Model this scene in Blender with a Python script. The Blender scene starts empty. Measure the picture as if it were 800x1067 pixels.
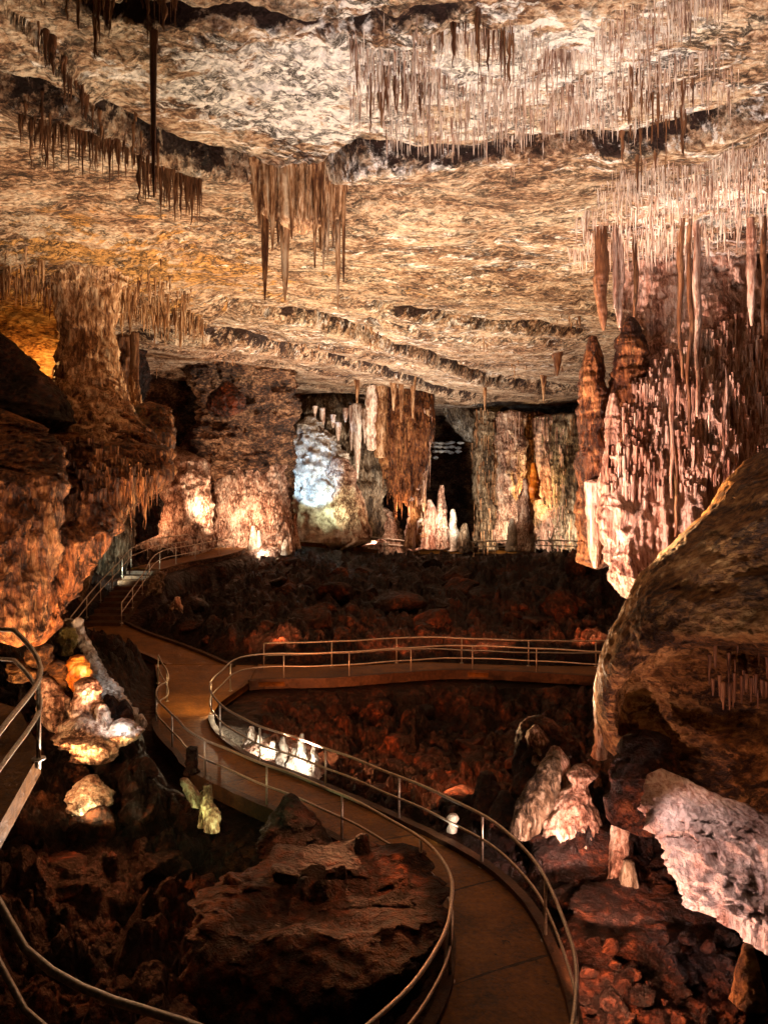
import bpy, math, random
import numpy as np
random.seed(5)
RNG = np.random.default_rng(11)
scene = bpy.context.scene
COL = scene.collection

# ------------------------------------------------------------------ camera model
F, CX, HY, CZ = 770.0, 400.0, 495.0, 8.0     # focal length in px, centre column, horizon row, eye height
ZC = 15.6                                    # mean ceiling level

def P(px, py, d):
    return np.array([(px - CX) / F * d, d, CZ + (HY - py) / F * d])

def PZ(px, py, z):                           # the point of level z seen at px, py
    d = F * (CZ - z) / (py - HY)
    return np.array([(px - CX) / F * d, d, z])

# ------------------------------------------------------------------ noise
_T = np.random.default_rng(3)
_G = _T.normal(size=(256, 3)); _G /= np.linalg.norm(_G, axis=1)[:, None]
_R = _T.random((4096, 3))

def _hash(i, j, k, seed):
    with np.errstate(over='ignore'):
        h = (i.astype(np.uint32) * np.uint32(374761393) + j.astype(np.uint32) * np.uint32(668265263)
             + k.astype(np.uint32) * np.uint32(2246822519) + np.uint32((seed * 3266489917) & 0xffffffff))
        h = (h ^ (h >> np.uint32(13))) * np.uint32(1274126177)
        return h ^ (h >> np.uint32(16))

def noise(p, seed=0):
    p = np.asarray(p, float)
    b = np.floor(p).astype(np.int64); f = p - b
    u = f * f * f * (f * (f * 6 - 15) + 10)
    out = 0
    for dx in (0, 1):
        for dy in (0, 1):
            for dz in (0, 1):
                g = _G[_hash(b[:, 0] + dx, b[:, 1] + dy, b[:, 2] + dz, seed) & np.uint32(255)]
                v = ((f - (dx, dy, dz)) * g).sum(1)
                w = (u[:, 0] if dx else 1 - u[:, 0]) * (u[:, 1] if dy else 1 - u[:, 1]) * (u[:, 2] if dz else 1 - u[:, 2])
                out = out + v * w
    return out * 1.6

def fbm(p, o=4, seed=0, gain=.5, ridge=False):
    a, s, t = 1.0, 0, 0
    p = np.asarray(p, float)
    for i in range(o):
        n = noise(p, seed + i * 17)
        if ridge: n = 1 - 2 * np.abs(n)
        s = s + a * n; t += a; a *= gain; p = p * 2.03 + 7.1
    return s / t

def worley(p, seed=0, dims=3):
    p = np.asarray(p, float); b = np.floor(p).astype(np.int64)
    f1 = np.full(len(p), 9.0); f2 = np.full(len(p), 9.0); idv = np.zeros(len(p))
    rz = (-1, 0, 1) if dims == 3 else (0,)
    for dx in (-1, 0, 1):
        for dy in (-1, 0, 1):
            for dz in rz:
                c = b + (dx, dy, dz)
                h = _hash(c[:, 0], c[:, 1], c[:, 2], seed) & np.uint32(4095)
                q = c + _R[h]
                if dims == 2: d = np.hypot(q[:, 0] - p[:, 0], q[:, 1] - p[:, 1])
                else: d = np.sqrt(((q - p) ** 2).sum(1))
                m = d < f1
                f2 = np.where(m, f1, np.minimum(f2, d)); idv = np.where(m, _R[h, 0], idv); f1 = np.where(m, d, f1)
    return f1, f2, idv

def sstep(a, b, x):
    t = np.clip((x - a) / (b - a), 0, 1); return t * t * (3 - 2 * t)

# ------------------------------------------------------------------ mesh helpers
def mesh_from(name, v, faces4=None, faces3=None, smooth=True, attr=None):
    me = bpy.data.meshes.new(name)
    v = np.asarray(v, np.float32)
    loops, starts, n = [], [], 0
    for f, k in ((faces4, 4), (faces3, 3)):
        if f is not None and len(f):
            f = np.asarray(f, np.int32)
            loops.append(f.ravel()); starts.append(n + np.arange(len(f)) * k); n += len(f) * k
    loops = np.concatenate(loops).astype(np.int32); starts = np.concatenate(starts).astype(np.int32)
    me.vertices.add(len(v)); me.vertices.foreach_set('co', v.ravel())
    me.loops.add(len(loops)); me.loops.foreach_set('vertex_index', loops)
    me.polygons.add(len(starts)); me.polygons.foreach_set('loop_start', starts)
    me.update(calc_edges=True); me.validate()
    me.polygons.foreach_set('use_smooth', np.full(len(me.polygons), smooth))
    if attr:
        for k, a in attr.items():
            at = me.attributes.new(k, 'FLOAT', 'POINT'); at.data.foreach_set('value', np.asarray(a, np.float32))
    return me

def link(name, me, mat=None, parent=None, loc=None):
    o = bpy.data.objects.new(name, me); COL.objects.link(o)
    if mat is not None and me is not None and not me.materials: me.materials.append(mat)
    if parent is not None: o.parent = parent
    if loc is not None: o.location = loc
    return o

def tag(o, label=None, cat=None, group=None, kind=None):
    if label: o['label'] = label
    if cat: o['category'] = cat
    if group: o['group'] = group
    if kind: o['kind'] = kind
    return o

def grid_faces(r, c, wrap=False, flip=False):
    i = np.arange(r - 1)[:, None]; j = np.arange(c if wrap else c - 1)[None]
    a = i * c + j; b = i * c + (j + 1) % c; d = (i + 1) * c + j; e = (i + 1) * c + (j + 1) % c
    f = np.stack([a, b, e, d], -1).reshape(-1, 4)
    return f[:, ::-1] if flip else f

def thing_mesh(name, v, f4, f3, mat, label=None, cat=None, group=None, kind=None, attr=None, smooth=True, parent=None):
    """one object with its origin at the base of its own geometry"""
    v = np.asarray(v, float)
    if parent is None:
        base = np.array([(v[:, 0].min() + v[:, 0].max()) / 2, (v[:, 1].min() + v[:, 1].max()) / 2, v[:, 2].min()])
    else: base = np.zeros(3)
    o = link(name, mesh_from(name, v - base, f4, f3, smooth, attr), mat, parent, base)
    return tag(o, label, cat, group, kind)

# ------------------------------------------------------------------ materials
def mat_rock(name, cols, scale=1.0, stretch=(1, 1, 1), bump=.6, bdist=.08, rough=.75, pos=None, fine=6.0, contrast_seed=0.0,
             mask=None, mask_col=None, mask2=None, mask2_col=None, mask3=None, mask3_col=None, pit=0.0, crack=.8, cs=1.0, spec=.3, sss=0.0):
    """world-position noise: colour ramp, cracks and several sizes of bump"""
    m = bpy.data.materials.new(name); m.use_nodes = True
    nt = m.node_tree; N = nt.nodes; L = nt.links
    bs = N['Principled BSDF']
    geo = N.new('ShaderNodeNewGeometry'); mp = N.new('ShaderNodeMapping')
    mp.inputs['Scale'].default_value = stretch; mp.inputs['Location'].default_value = (contrast_seed, 3.1, 7.7)
    L.new(geo.outputs['Position'], mp.inputs['Vector'])
    def nz(sc, det=8, ro=.6, dis=0.0):
        n = N.new('ShaderNodeTexNoise'); n.inputs['Scale'].default_value = sc; n.inputs['Detail'].default_value = det
        n.inputs['Roughness'].default_value = ro; n.inputs['Distortion'].default_value = dis
        L.new(mp.outputs['Vector'], n.inputs['Vector']); return n.outputs['Fac']
    def math_(op, a, b):
        n = N.new('ShaderNodeMath'); n.operation = op
        for k, x in enumerate((a, b)):
            if isinstance(x, (int, float)): n.inputs[k].default_value = x
            else: L.new(x, n.inputs[k])
        return n.outputs[0]
    n1 = nz(scale * .9, 10, .68, .3); n2 = nz(scale * fine, 6, .65, .2)
    mixv = math_('ADD', math_('MULTIPLY', n1, .55), math_('MULTIPLY', n2, .45))
    ramp = N.new('ShaderNodeValToRGB'); cr = ramp.color_ramp
    pos = pos or [.36 + .28 * i / (len(cols) - 1) for i in range(len(cols))]
    while len(cr.elements) < len(cols): cr.elements.new(.5)
    for e, c, p in zip(cr.elements, cols, pos): e.position = p; e.color = (*c, 1)
    L.new(mixv, ramp.inputs['Fac'])
    colour = ramp.outputs['Color']
    def mixc(fac, c0, c1):
        n = N.new('ShaderNodeMix'); n.data_type = 'RGBA'
        L.new(fac, n.inputs['Factor']); L.new(c0, n.inputs[6])
        if isinstance(c1, tuple): n.inputs[7].default_value = (*c1, 1)
        else: L.new(c1, n.inputs[7])
        return n.outputs[2]
    for mk, mc, sd in ((mask3, mask3_col, 1.3), (mask, mask_col, 2.6), (mask2, mask2_col, 3.3)):
        if mk:
            at = N.new('ShaderNodeAttribute'); at.attribute_name = mk
            bl = math_('ADD', at.outputs['Fac'], math_('MULTIPLY', math_('SUBTRACT', nz(scale * sd, 8, .7, .4), .5), 2.6))
            mr = N.new('ShaderNodeMapRange'); mr.inputs['From Min'].default_value = .42; mr.inputs['From Max'].default_value = .58
            L.new(bl, mr.inputs['Value']); colour = mixc(mr.outputs[0], colour, mc)
    vo = N.new('ShaderNodeTexVoronoi'); vo.inputs['Scale'].default_value = scale * fine * .8
    L.new(mp.outputs['Vector'], vo.inputs['Vector'])
    if pit > 0:
        r2 = N.new('ShaderNodeMapRange'); r2.inputs['From Min'].default_value = .5; r2.inputs['From Max'].default_value = .64
        r2.inputs['To Max'].default_value = pit
        L.new(nz(scale * fine * .6, 5, .7, .8), r2.inputs['Value']); colour = mixc(r2.outputs[0], colour, cols[0])
    cv = math_('ABSOLUTE', math_('SUBTRACT', nz(scale * cs * 1.9, 8, .68, .35), .5), 0)
    rc = N.new('ShaderNodeMapRange'); rc.inputs['From Min'].default_value = .006; rc.inputs['From Max'].default_value = .034
    rc.inputs['To Min'].default_value = crack; rc.inputs['To Max'].default_value = 0
    L.new(cv, rc.inputs['Value']); gate = N.new('ShaderNodeMapRange'); gate.inputs['From Min'].default_value = .42; gate.inputs['From Max'].default_value = .56
    L.new(nz(scale * 1.3, 3, .5), gate.inputs['Value']); crk = math_('MULTIPLY', rc.outputs[0], gate.outputs[0])
    colour = mixc(crk, colour, cols[0])
    L.new(colour, bs.inputs['Base Color'])
    h = math_('ADD', math_('MULTIPLY', n1, 1.4), math_('ADD', math_('MULTIPLY', n2, .7), math_('MULTIPLY', vo.outputs['Distance'], .35)))
    h = math_('ADD', h, math_('MULTIPLY', nz(scale * fine * 4.5, 4, .6), .16))
    h = math_('SUBTRACT', h, math_('MULTIPLY', crk, .55))
    bp = N.new('ShaderNodeBump'); bp.inputs['Strength'].default_value = bump; bp.inputs['Distance'].default_value = bdist
    L.new(h, bp.inputs['Height']); L.new(bp.outputs['Normal'], bs.inputs['Normal'])
    mr = N.new('ShaderNodeMapRange'); mr.inputs['To Min'].default_value = max(.12, rough - .25); mr.inputs['To Max'].default_value = min(1, rough + .2)
    L.new(n2, mr.inputs['Value']); L.new(mr.outputs[0], bs.inputs['Roughness'])
    bs.inputs['Specular IOR Level'].default_value = spec
    if sss > 0:
        bs.inputs['Subsurface Weight'].default_value = sss; bs.inputs['Subsurface Radius'].default_value = (.3, .12, .04)
    return m

def mat_plain(name, col, rough=.4, metal=0.0, bump=.15, sc=30):
    m = bpy.data.materials.new(name); m.use_nodes = True
    nt = m.node_tree; N = nt.nodes; L = nt.links; bs = N['Principled BSDF']
    n = N.new('ShaderNodeTexNoise'); n.inputs['Scale'].default_value = sc; n.inputs['Detail'].default_value = 5
    g = N.new('ShaderNodeNewGeometry'); L.new(g.outputs['Position'], n.inputs['Vector'])
    r = N.new('ShaderNodeValToRGB'); r.color_ramp.elements[0].position = .35; r.color_ramp.elements[1].position = .65
    r.color_ramp.elements[0].color = (*[c * .6 for c in col], 1); r.color_ramp.elements[1].color = (*col, 1)
    L.new(n.outputs['Fac'], r.inputs['Fac']); L.new(r.outputs['Color'], bs.inputs['Base Color'])
    bs.inputs['Roughness'].default_value = rough; bs.inputs['Metallic'].default_value = metal
    b = N.new('ShaderNodeBump'); b.inputs['Strength'].default_value = bump; b.inputs['Distance'].default_value = .01
    L.new(n.outputs['Fac'], b.inputs['Height']); L.new(b.outputs['Normal'], bs.inputs['Normal'])
    return m

M = dict(
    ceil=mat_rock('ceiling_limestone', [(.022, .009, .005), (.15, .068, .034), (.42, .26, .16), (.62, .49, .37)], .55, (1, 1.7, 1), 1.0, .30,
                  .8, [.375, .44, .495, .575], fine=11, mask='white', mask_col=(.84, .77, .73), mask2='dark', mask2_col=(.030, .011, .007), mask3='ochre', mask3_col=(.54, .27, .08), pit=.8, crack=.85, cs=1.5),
    wall=mat_rock('cave_wall_rock', [(.012, .005, .003), (.07, .028, .013), (.20, .10, .05), (.33, .2, .12)], .5, (1, 1, 1.6), 1.0, .25, .75, [.42, .49, .54, .62], fine=9, pit=.7),
    orange=mat_rock('orange_flowstone', [(.022, .005, .002), (.10, .030, .009), (.22, .078, .024), (.40, .19, .075)], .7, (1.5, 1.5, .3), 1.0, .2, .55, [.41, .475, .53, .6], fine=9, pit=.6),
    pink=mat_rock('pink_flowstone', [(.07, .022, .012), (.30, .13, .085), (.50, .29, .215), (.68, .49, .41)], .8, (1.8, 1.8, .22), 1.0, .18, .65, [.38, .44, .49, .56], fine=8, pit=.35, crack=.5),
    tan=mat_rock('tan_boulder_rock', [(.03, .010, .003), (.13, .050, .013), (.26, .118, .034), (.38, .21, .08)], .7, (.5, 1.3, 1.1), 1.0, .18, .75, [.41, .47, .53, .6], fine=10, pit=.5),
    pale=mat_rock('pale_calcite', [(.07, .025, .014), (.34, .18, .12), (.56, .39, .30), (.70, .58, .48)], 1.0, (1.3, 1.3, .5), 1.0, .16, .5, [.41, .47, .52, .59], fine=8, pit=.55),
    white=mat_rock('white_calcite', [(.18, .12, .08), (.55, .48, .40), (.80, .76, .70)], 2.0, (1, 1, .6), 1.0, .08, .45, fine=6, pit=.3),
    red=mat_rock('red_clay_rock', [(.006, .0015, .0006), (.030, .007, .0025), (.095, .024, .008), (.20, .065, .022)], .6, (1, 1, 1), 1.0, .25, .55, [.42, .49, .55, .62], fine=9, pit=.7, spec=.25),
    mud=mat_rock('dark_mud_rock', [(.004, .0012, .0006), (.014, .0035, .0014), (.045, .012, .004), (.12, .038, .014)], .6, (1, 1, 1), 1.0, .25, .5, [.43, .5, .56, .64], fine=9, pit=.75, spec=.25),
    straw=mat_rock('dripstone', [(.05, .015, .006), (.20, .085, .032), (.40, .22, .11), (.56, .40, .26)], 1.2, (2.5, 2.5, .3), .7, .05, .55, [.41, .47, .52, .59], fine=5, pit=.4),
    strawp=mat_rock('pale_dripstone', [(.16, .07, .045), (.52, .34, .25), (.76, .62, .52), (.84, .77, .69)], 1.2, (2.5, 2.5, .3), .7, .05, .8, [.41, .47, .52, .59], fine=5, pit=.4),
    brownstraw=mat_rock('brown_dripstone', [(.03, .009, .004), (.14, .055, .024), (.32, .17, .085)], 1.2, (2.5, 2.5, .3), .7, .05, .5, fine=5),
    amber=mat_rock('amber_calcite', [(.18, .03, .003), (.55, .14, .010), (.75, .30, .04)], 1.2, (1, 1, .6), .8, .06, .35, fine=5, sss=.2),
    green=mat_rock('algae_calcite', [(.04, .025, .006), (.26, .22, .06), (.62, .60, .36)], 2.0, (1, 1, .6), .9, .06, .5, fine=6, pit=.5),
    grey=mat_rock('grey_green_flowstone', [(.016, .009, .005), (.10, .062, .036), (.25, .18, .115), (.44, .37, .28)], .9, (1.6, 1.6, .22), 1.0, .18, .5, [.41, .47, .53, .6], fine=7, pit=.6),
    ochre=mat_rock('ochre_wall_rock', [(.05, .015, .004), (.28, .12, .03), (.48, .26, .08), (.6, .4, .18)], .8, (1, 1, 2.2), .9, .15, .6, [.39, .45, .5, .58], fine=7, pit=.3),
    rosy=mat_rock('rosy_calcite', [(.14, .06, .045), (.44, .26, .21), (.64, .47, .41), (.76, .64, .58)], 1.0, (1.6, 1.3, .35), 1.0, .16, .6, [.34, .41, .47, .56], fine=8, pit=.12, crack=.3),
    path=mat_rock('wet_path_concrete', [(.03, .010, .002), (.15, .058, .009), (.28, .118, .022)], 1.0, (1, 1, 1), .7, .03, .55, fine=11, spec=.3, crack=.25, mask2='dark', mask2_col=(.022, .008, .003)),
    kerb=mat_rock('kerb_concrete', [(.02, .008, .004), (.06, .027, .011), (.12, .06, .028)], 1.0, (1, 1, 1), .6, .03, .6, fine=9),
    metal=mat_plain('worn_rail_steel', (.62, .55, .46), .38, .75),
    lamp=mat_plain('lamp_housing', (.03, .03, .03), .5, .3),
)

# ------------------------------------------------------------------ ceiling
def ceil_line(pts, z=ZC):
    w = np.array([P(x, y, F * (z - CZ) / (HY - y)) for x, y in pts]); w = w[np.argsort(w[:, 0])]
    return w[:, 0], w[:, 1]
C_LINES = [  # (pixel track, lip drop, crevice height, crevice width)
    ([(-120, 75), (0, 95), (60, 108), (110, 122), (160, 145), (200, 160), (250, 172), (290, 178), (340, 170), (375, 150), (420, 147), (520, 150), (600, 143), (680, 140), (760, 118), (900, 100)], .75, .9, .45),
    ([(-60, -30), (0, 8), (20, 30), (60, 60), (90, 92), (108, 128)], .35, .5, .3),
    ([(40, -2), (130, 26), (250, 18), (360, 40), (440, 22), (500, 8)], .3, .35, .3),
    ([(-60, 250), (0, 266), (100, 300), (160, 318), (215, 328), (240, 322)], .9, .8, .9),
    ([(200, 318), (250, 322), (330, 335), (400, 352), (470, 377), (520, 398), (560, 404), (640, 407)], .8, .7, 1.3),
    ([(100, 350), (200, 347), (260, 352), (320, 365), (400, 382), (450, 400), (520, 415)], .7, .5, 1.5),
    ([(380, 322), (440, 332), (520, 343), (620, 352)], .5, .5, 1.2),
]
C_LINES = [(ceil_line(p), a, b, c) for p, a, b, c in C_LINES]

def H(x, y, fine=True, masks=False):
    x = np.asarray(x, float); y = np.asarray(y, float); z0 = np.zeros_like(x)
    q = np.stack([x, y, z0], 1)
    wob = fbm(q * .45, 4, 90) * .9
    z = ZC + .45 * fbm(q * .09, 2, 1) + .22 * fbm(q * np.array([.35, .5, 1]), 3, 5)
    # bedding ledges running across the cave
    farz = sstep(27, 36, y); calm = sstep(-.25, .35, noise(q * .13, 98)) * (1 - farz) + .25 * farz
    s = (y - 1.15 * x) * .085 + 1.1 * fbm(q * .06, 3, 21) + .22 * fbm(q * .5, 4, 24)
    fr = s - np.floor(s)
    led = .17 * farz + .06 * np.clip((y - 14) / 12, 0, 1)
    z = z + led * (sstep(0, .9, fr) - sstep(.95, 1.0, fr)) + .35 * led * np.exp(-((fr - .93) / .025) ** 2)
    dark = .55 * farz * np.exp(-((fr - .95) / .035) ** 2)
    for k_, ((lx, ly), lip, crev, w) in enumerate(C_LINES):
        yl = np.interp(x, lx, ly, left=-99, right=-99)
        sd = y - yl + wob * w * .9
        ok = (yl > 0)
        edge = np.clip(np.minimum(x - lx[0], lx[-1] - x) / (.12 * (lx[-1] - lx[0])), 0, 1)
        if k_ == 3:
            z = z - np.where(ok & (sd < 0), lip * np.exp(sd / (w * 5)), 0) * edge
            g = np.exp(-((sd - w * .55) / (w * .6)) ** 2)
        else:      # the farther layer hangs lower: its edge faces the entrance, with an undercut before it
            z = z - .7 * lip * (1.2 if k_ > 3 else .45 + .8 * sstep(-.3, .4, noise(q * .33, 95))) * edge * ok * sstep(-.05 * w, .25 * w, sd) * np.exp(-np.clip(sd, 0, None) / (w * 9))
            g = np.exp(-((sd + w * .35) / (w * .28)) ** 2) * (1 if k_ > 3 else sstep(-.5, .3, noise(q * .4, 96)))
        z = z + np.where(ok, crev * g, 0) * edge
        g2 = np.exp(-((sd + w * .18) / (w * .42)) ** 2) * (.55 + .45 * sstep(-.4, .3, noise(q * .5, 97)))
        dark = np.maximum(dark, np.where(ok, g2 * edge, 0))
    if fine:
        z = z + (.06 + .13 * calm) * fbm(q * np.array([.9, 1.5, 1]), 3, 31, ridge=True)
        f1, f2, _ = worley(q * np.array([1.5, 2.3, 1]) + wob[:, None] * .5, 8, 2)
        z = z - (.02 + .12 * calm) * (f1 - .4) 
        z = z + (.02 + .07 * calm) * fbm(q * np.array([4, 6.0, 1]), 4, 41, .65)
    if masks: return z, dark
    return z

def build_ceiling():
    py = np.concatenate([np.linspace(-420, -60, 50), np.linspace(-58, 436, 500)])
    Y = F * (ZC - CZ) / (HY - py)
    t = np.linspace(-.75, .75, 640)
    X = Y[:, None] * t[None]; YY = np.repeat(Y[:, None], len(t), 1)
    x, y = X.ravel(), YY.ravel()
    z, dark = H(x, y, True, True)
    # the ceiling bends down where it meets the side walls
    z -= 2.2 * sstep(.5, 1.0, (x - 5 - .17 * y) / 7) * (y < 40) + 0 * z
    px = CX + F * x / y; pp = HY - F * (ZC - CZ) / y
    def blob(cx, cy, rx, ry): return np.exp(-(((px - cx) / rx) ** 2 + ((pp - cy) / ry) ** 2))
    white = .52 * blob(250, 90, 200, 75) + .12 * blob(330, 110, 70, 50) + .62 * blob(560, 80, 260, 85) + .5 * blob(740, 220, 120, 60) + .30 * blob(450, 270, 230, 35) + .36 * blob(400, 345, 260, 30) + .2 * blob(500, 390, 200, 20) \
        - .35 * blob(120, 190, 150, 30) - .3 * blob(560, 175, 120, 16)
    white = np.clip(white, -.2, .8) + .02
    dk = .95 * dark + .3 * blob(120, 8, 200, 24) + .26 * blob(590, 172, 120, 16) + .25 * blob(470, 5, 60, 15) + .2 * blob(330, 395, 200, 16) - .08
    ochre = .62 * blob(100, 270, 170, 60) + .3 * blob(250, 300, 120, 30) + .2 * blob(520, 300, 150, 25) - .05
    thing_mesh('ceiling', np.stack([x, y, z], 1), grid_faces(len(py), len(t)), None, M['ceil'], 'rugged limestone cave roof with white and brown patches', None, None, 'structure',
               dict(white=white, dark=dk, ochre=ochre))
build_ceiling()

def Hz(x, y):
    z = H(np.atleast_1d(x), np.atleast_1d(y), False)
    return z - 2.2 * sstep(.5, 1.0, (np.atleast_1d(x) - 5 - .17 * np.atleast_1d(y)) / 7) * (np.atleast_1d(y) < 40)

# ------------------------------------------------------------------ paths and railings (tops of the rails from the photograph, 1.07 m above the path)
RH = 1.07
def tops(pts): return np.array([PZ(x, y, RH) for x, y in pts])
RIGHT = tops([(566, 1180), (590, 1100), (600, 1035), (596, 985), (575, 930), (547, 885), (500, 848), (430, 815), (335, 778), (262, 753), (228, 732), (219, 715), (229, 701), (259, 683), (350, 680), (465, 673), (545, 675), (640, 680), (700, 684)])
LEFT = tops([(230, 1210), (330, 1110), (385, 1067), (430, 1025), (462, 975), (470, 940), (468, 908), (440, 875), (390, 845), (333, 818), (242, 783), (197, 762), (186, 750), (166, 731), (164, 717), (176, 706), (165, 683)])
FAR = tops([(275, 670.5), (360, 668), (440, 664), (530, 667), (600, 668), (690, 668)])

def catmull(pts, per=8):
    p = np.vstack([2 * pts[0] - pts[1], pts, 2 * pts[-1] - pts[-2]]); out = []
    for i in range(1, len(p) - 2):
        for t in np.arange(per) / per:
            out.append(.5 * (2 * p[i] + (p[i + 1] - p[i - 1]) * t + (2 * p[i - 1] - 5 * p[i] + 4 * p[i + 1] - p[i + 2]) * t * t + (-p[i - 1] + 3 * p[i] - 3 * p[i + 1] + p[i + 2]) * t ** 3))
    out.append(pts[-1]); return np.array(out)

def resample(p, n=None, step=None):
    d = np.r_[0, np.cumsum(np.linalg.norm(np.diff(p, axis=0), axis=1))]
    if n is None: n = max(2, int(round(d[-1] / step)) + 1)
    s = np.linspace(0, d[-1], n)
    return np.stack([np.interp(s, d, p[:, k]) for k in range(3)], 1)

def tube_mesh(pts, r, sides=8):
    pts = np.asarray(pts, float); n = len(pts)
    t = np.gradient(pts, axis=0); t /= np.linalg.norm(t, axis=1)[:, None] + 1e-9
    up = np.where(np.abs(t[:, 2:3]) > .95, [[1., 0, 0]], [[0., 0, 1]])
    a = np.cross(t, up); a /= np.linalg.norm(a, axis=1)[:, None]; b = np.cross(t, a)
    an = np.arange(sides) / sides * 2 * math.pi
    rr = np.broadcast_to(np.asarray(r, float).reshape(-1, 1, 1), (n, 1, 1))
    v = pts[:, None] + rr * (np.cos(an)[None, :, None] * a[:, None] + np.sin(an)[None, :, None] * b[:, None])
    v = v.reshape(-1, 3); f = grid_faces(n, sides, True)
    v = np.vstack([v, pts[0], pts[-1]]); k = n * sides
    j = np.arange(sides)
    f3 = np.vstack([np.stack([np.full(sides, k), (j + 1) % sides, j], 1), np.stack([np.full(sides, k + 1), (n - 1) * sides + j, (n - 1) * sides + (j + 1) % sides], 1)])
    return v, f, f3

def railing(top, label, spacing=2.3, r=.032, mids=(.5,), smooth=True, height=RH, group='metal handrails beside the cave paths', postskip=0.0):
    line = catmull(top, 6) if smooth else resample(top, step=.4)
    line = resample(line, step=.25)
    mid0 = line[len(line) // 2] - (0, 0, height)
    root = tag(link('railing', None, loc=mid0), label, 'railing', group)
    def part(name, pts, rad, sides=8):
        v, f, f3 = tube_mesh(np.asarray(pts) - mid0, rad, sides)
        return link(name, mesh_from(name, v, f, f3), M['metal'], root)
    wob = .006 * np.sin(np.arange(len(line)) * .7)[:, None] * np.array([[1, 1, 1]])
    part('top_rail', line + wob, r)
    for h in mids: part('mid_rail', line + wob - (0, 0, h), r * .85)
    posts = resample(line, step=spacing)
    for p in posts:
        if height <= 0: continue
        part('base_plate', [p - (0, 0, height + .0), p - (0, 0, height - .025)], r * 2.6, 10)
        part('post', [p - (0, 0, .01), p - (0, 0, height * .5), p - (0, 0, height + .12)], r * .9)
    return root

railing(RIGHT, 'long curved handrail on the right side of the winding path', 2.5)
railing(LEFT, 'curved handrail on the left side of the winding path, kinked at the junction', 2.5)
railing(FAR, 'straight metal handrail along the far side of the crossing branch path', 2.8)

# west path and steps climbing to the left, then the far terrace walk
WEST = np.array([[-7.0, 30, 0], [-9.6, 33.2, 0], [-12.6, 36.4, .02], [-14.7, 39.0, .05]])
STEPS0, STEPS1 = np.array([-14.8, 38.8, .05]), np.array([-14.9, 46.2, 2.1])
TERR = np.array([[-14.9, 46.4, 2.1], [-14.0, 49.5, 2.2], [-12.6, 51.5, 2.3], [-11.6, 53.5, 2.45], [-11.0, 57, 2.6], [-8.0, 60.5, 2.6], [-3.5, 66, 1.6], [0.5, 73, .45], [4, 77, .2], [10, 78.5, .1], [18, 79, .1]])
def offset(line, w):
    t = np.gradient(line[:, :2], axis=0); t /= np.linalg.norm(t, axis=1)[:, None]
    o = line.copy(); o[:, 0] += -t[:, 1] * w; o[:, 1] += t[:, 0] * w; return o

up = np.array([0, 0, 1.0])
left_rise = np.vstack([offset(catmull(WEST, 6), 1.0)[-5:], STEPS0 + (-1.0, .0, 0), STEPS1 + (-1.0, 0, 0)])
railing(np.vstack([P(74, 643, 37), P(100, 611, 40), P(122, 588, 43.5), P(137, 571, 46.5)]), 'sloping handrail climbing the left side of the distant steps', 2.0)
railing(np.vstack([P(127, 628, 38), P(148, 600, 42), P(165, 576, 46), P(200, 568, 50), P(240, 560, 53), P(244, 552, 56)]), 'handrail on the near side of the raised walkway, sloping down beside the steps', 2.2)
railing(np.vstack([P(137, 571, 46), P(165, 561, 50), P(200, 556, 53), P(236, 548, 58)]), 'handrail on the back side of the raised walkway beneath the lit alcove', 2.6)
railing(np.vstack([P(240, 541, 60), P(275, 541, 62), P(300, 546, 64), P(345, 555, 66), P(390, 560, 68), P(430, 564, 70)]), 'thin distant handrail slanting down below the blue-white formation', 3.0, .06)
railing(np.vstack([P(430, 564, 70), P(480, 565, 70.5), P(545, 563, 71), P(612, 564, 71)]), 'thin distant handrail running in front of the far columns', 3.4, .06)
# near left landings
N1 = np.vstack([P(-60, 650, 11), P(0, 656, 10.8), P(20, 660, 10.6), P(43, 700, 10.0), P(0, 763, 8.6), P(-60, 850, 7.4)])
railing(N1, 'close handrail with a sharp corner before the orange-lit rocks at left', 2.6, .034, mids=(.43,))
N2 = np.vstack([P(-60, 860, 5.6), P(0, 942, 5.2), P(12, 968, 5.1), P(40, 1000, 5.0), P(100, 1034, 4.9), P(190, 1066, 4.8), P(300, 1110, 4.7)])
railing(N2, 'nearest metal handrail curving through the bottom left corner', 2.4, .028, mids=(.42,))

def ribbon(name, A, B, mat, label, zoff=0.0, n=160, m=10, thick=.25, joint=None):
    A = resample(A, n=n); B = resample(B, n=n)
    s = np.linspace(0, 1, m)
    g = A[:, None] * (1 - s)[None, :, None] + B[:, None] * s[None, :, None]
    g[:, :, 2] += zoff + .02 * np.sin(s * math.pi)[None]
    v = g.reshape(-1, 3); v[:, 2] += .012 * fbm(v * 1.3, 3, 71)
    low = v.copy(); low[:, 2] -= thick
    f = grid_faces(n, m, flip=True); k = len(v)
    idx = np.arange(n * m).reshape(n, m)
    rim = np.concatenate([idx[:, 0], idx[-1, 1:], idx[::-1, -1][1:], idx[0, ::-1][1:-1]])
    r2 = np.roll(rim, -1)
    fs = np.stack([rim, r2, r2 + k, rim + k], 1)
    ja = np.zeros((n, m)); 
    if joint:
        ja[::joint] = .95; ja[:, :1] += .35; ja[:, -1:] += .35
    ja += .18 * sstep(.1, .5, noise(g.reshape(-1, 3) * .6, 83)).reshape(n, m)
    return thing_mesh(name, np.vstack([v, low]), np.vstack([f, fs]), None, mat, label, None, None, 'structure', attr=dict(dark=np.r_[ja.ravel(), ja.ravel()]))

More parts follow.
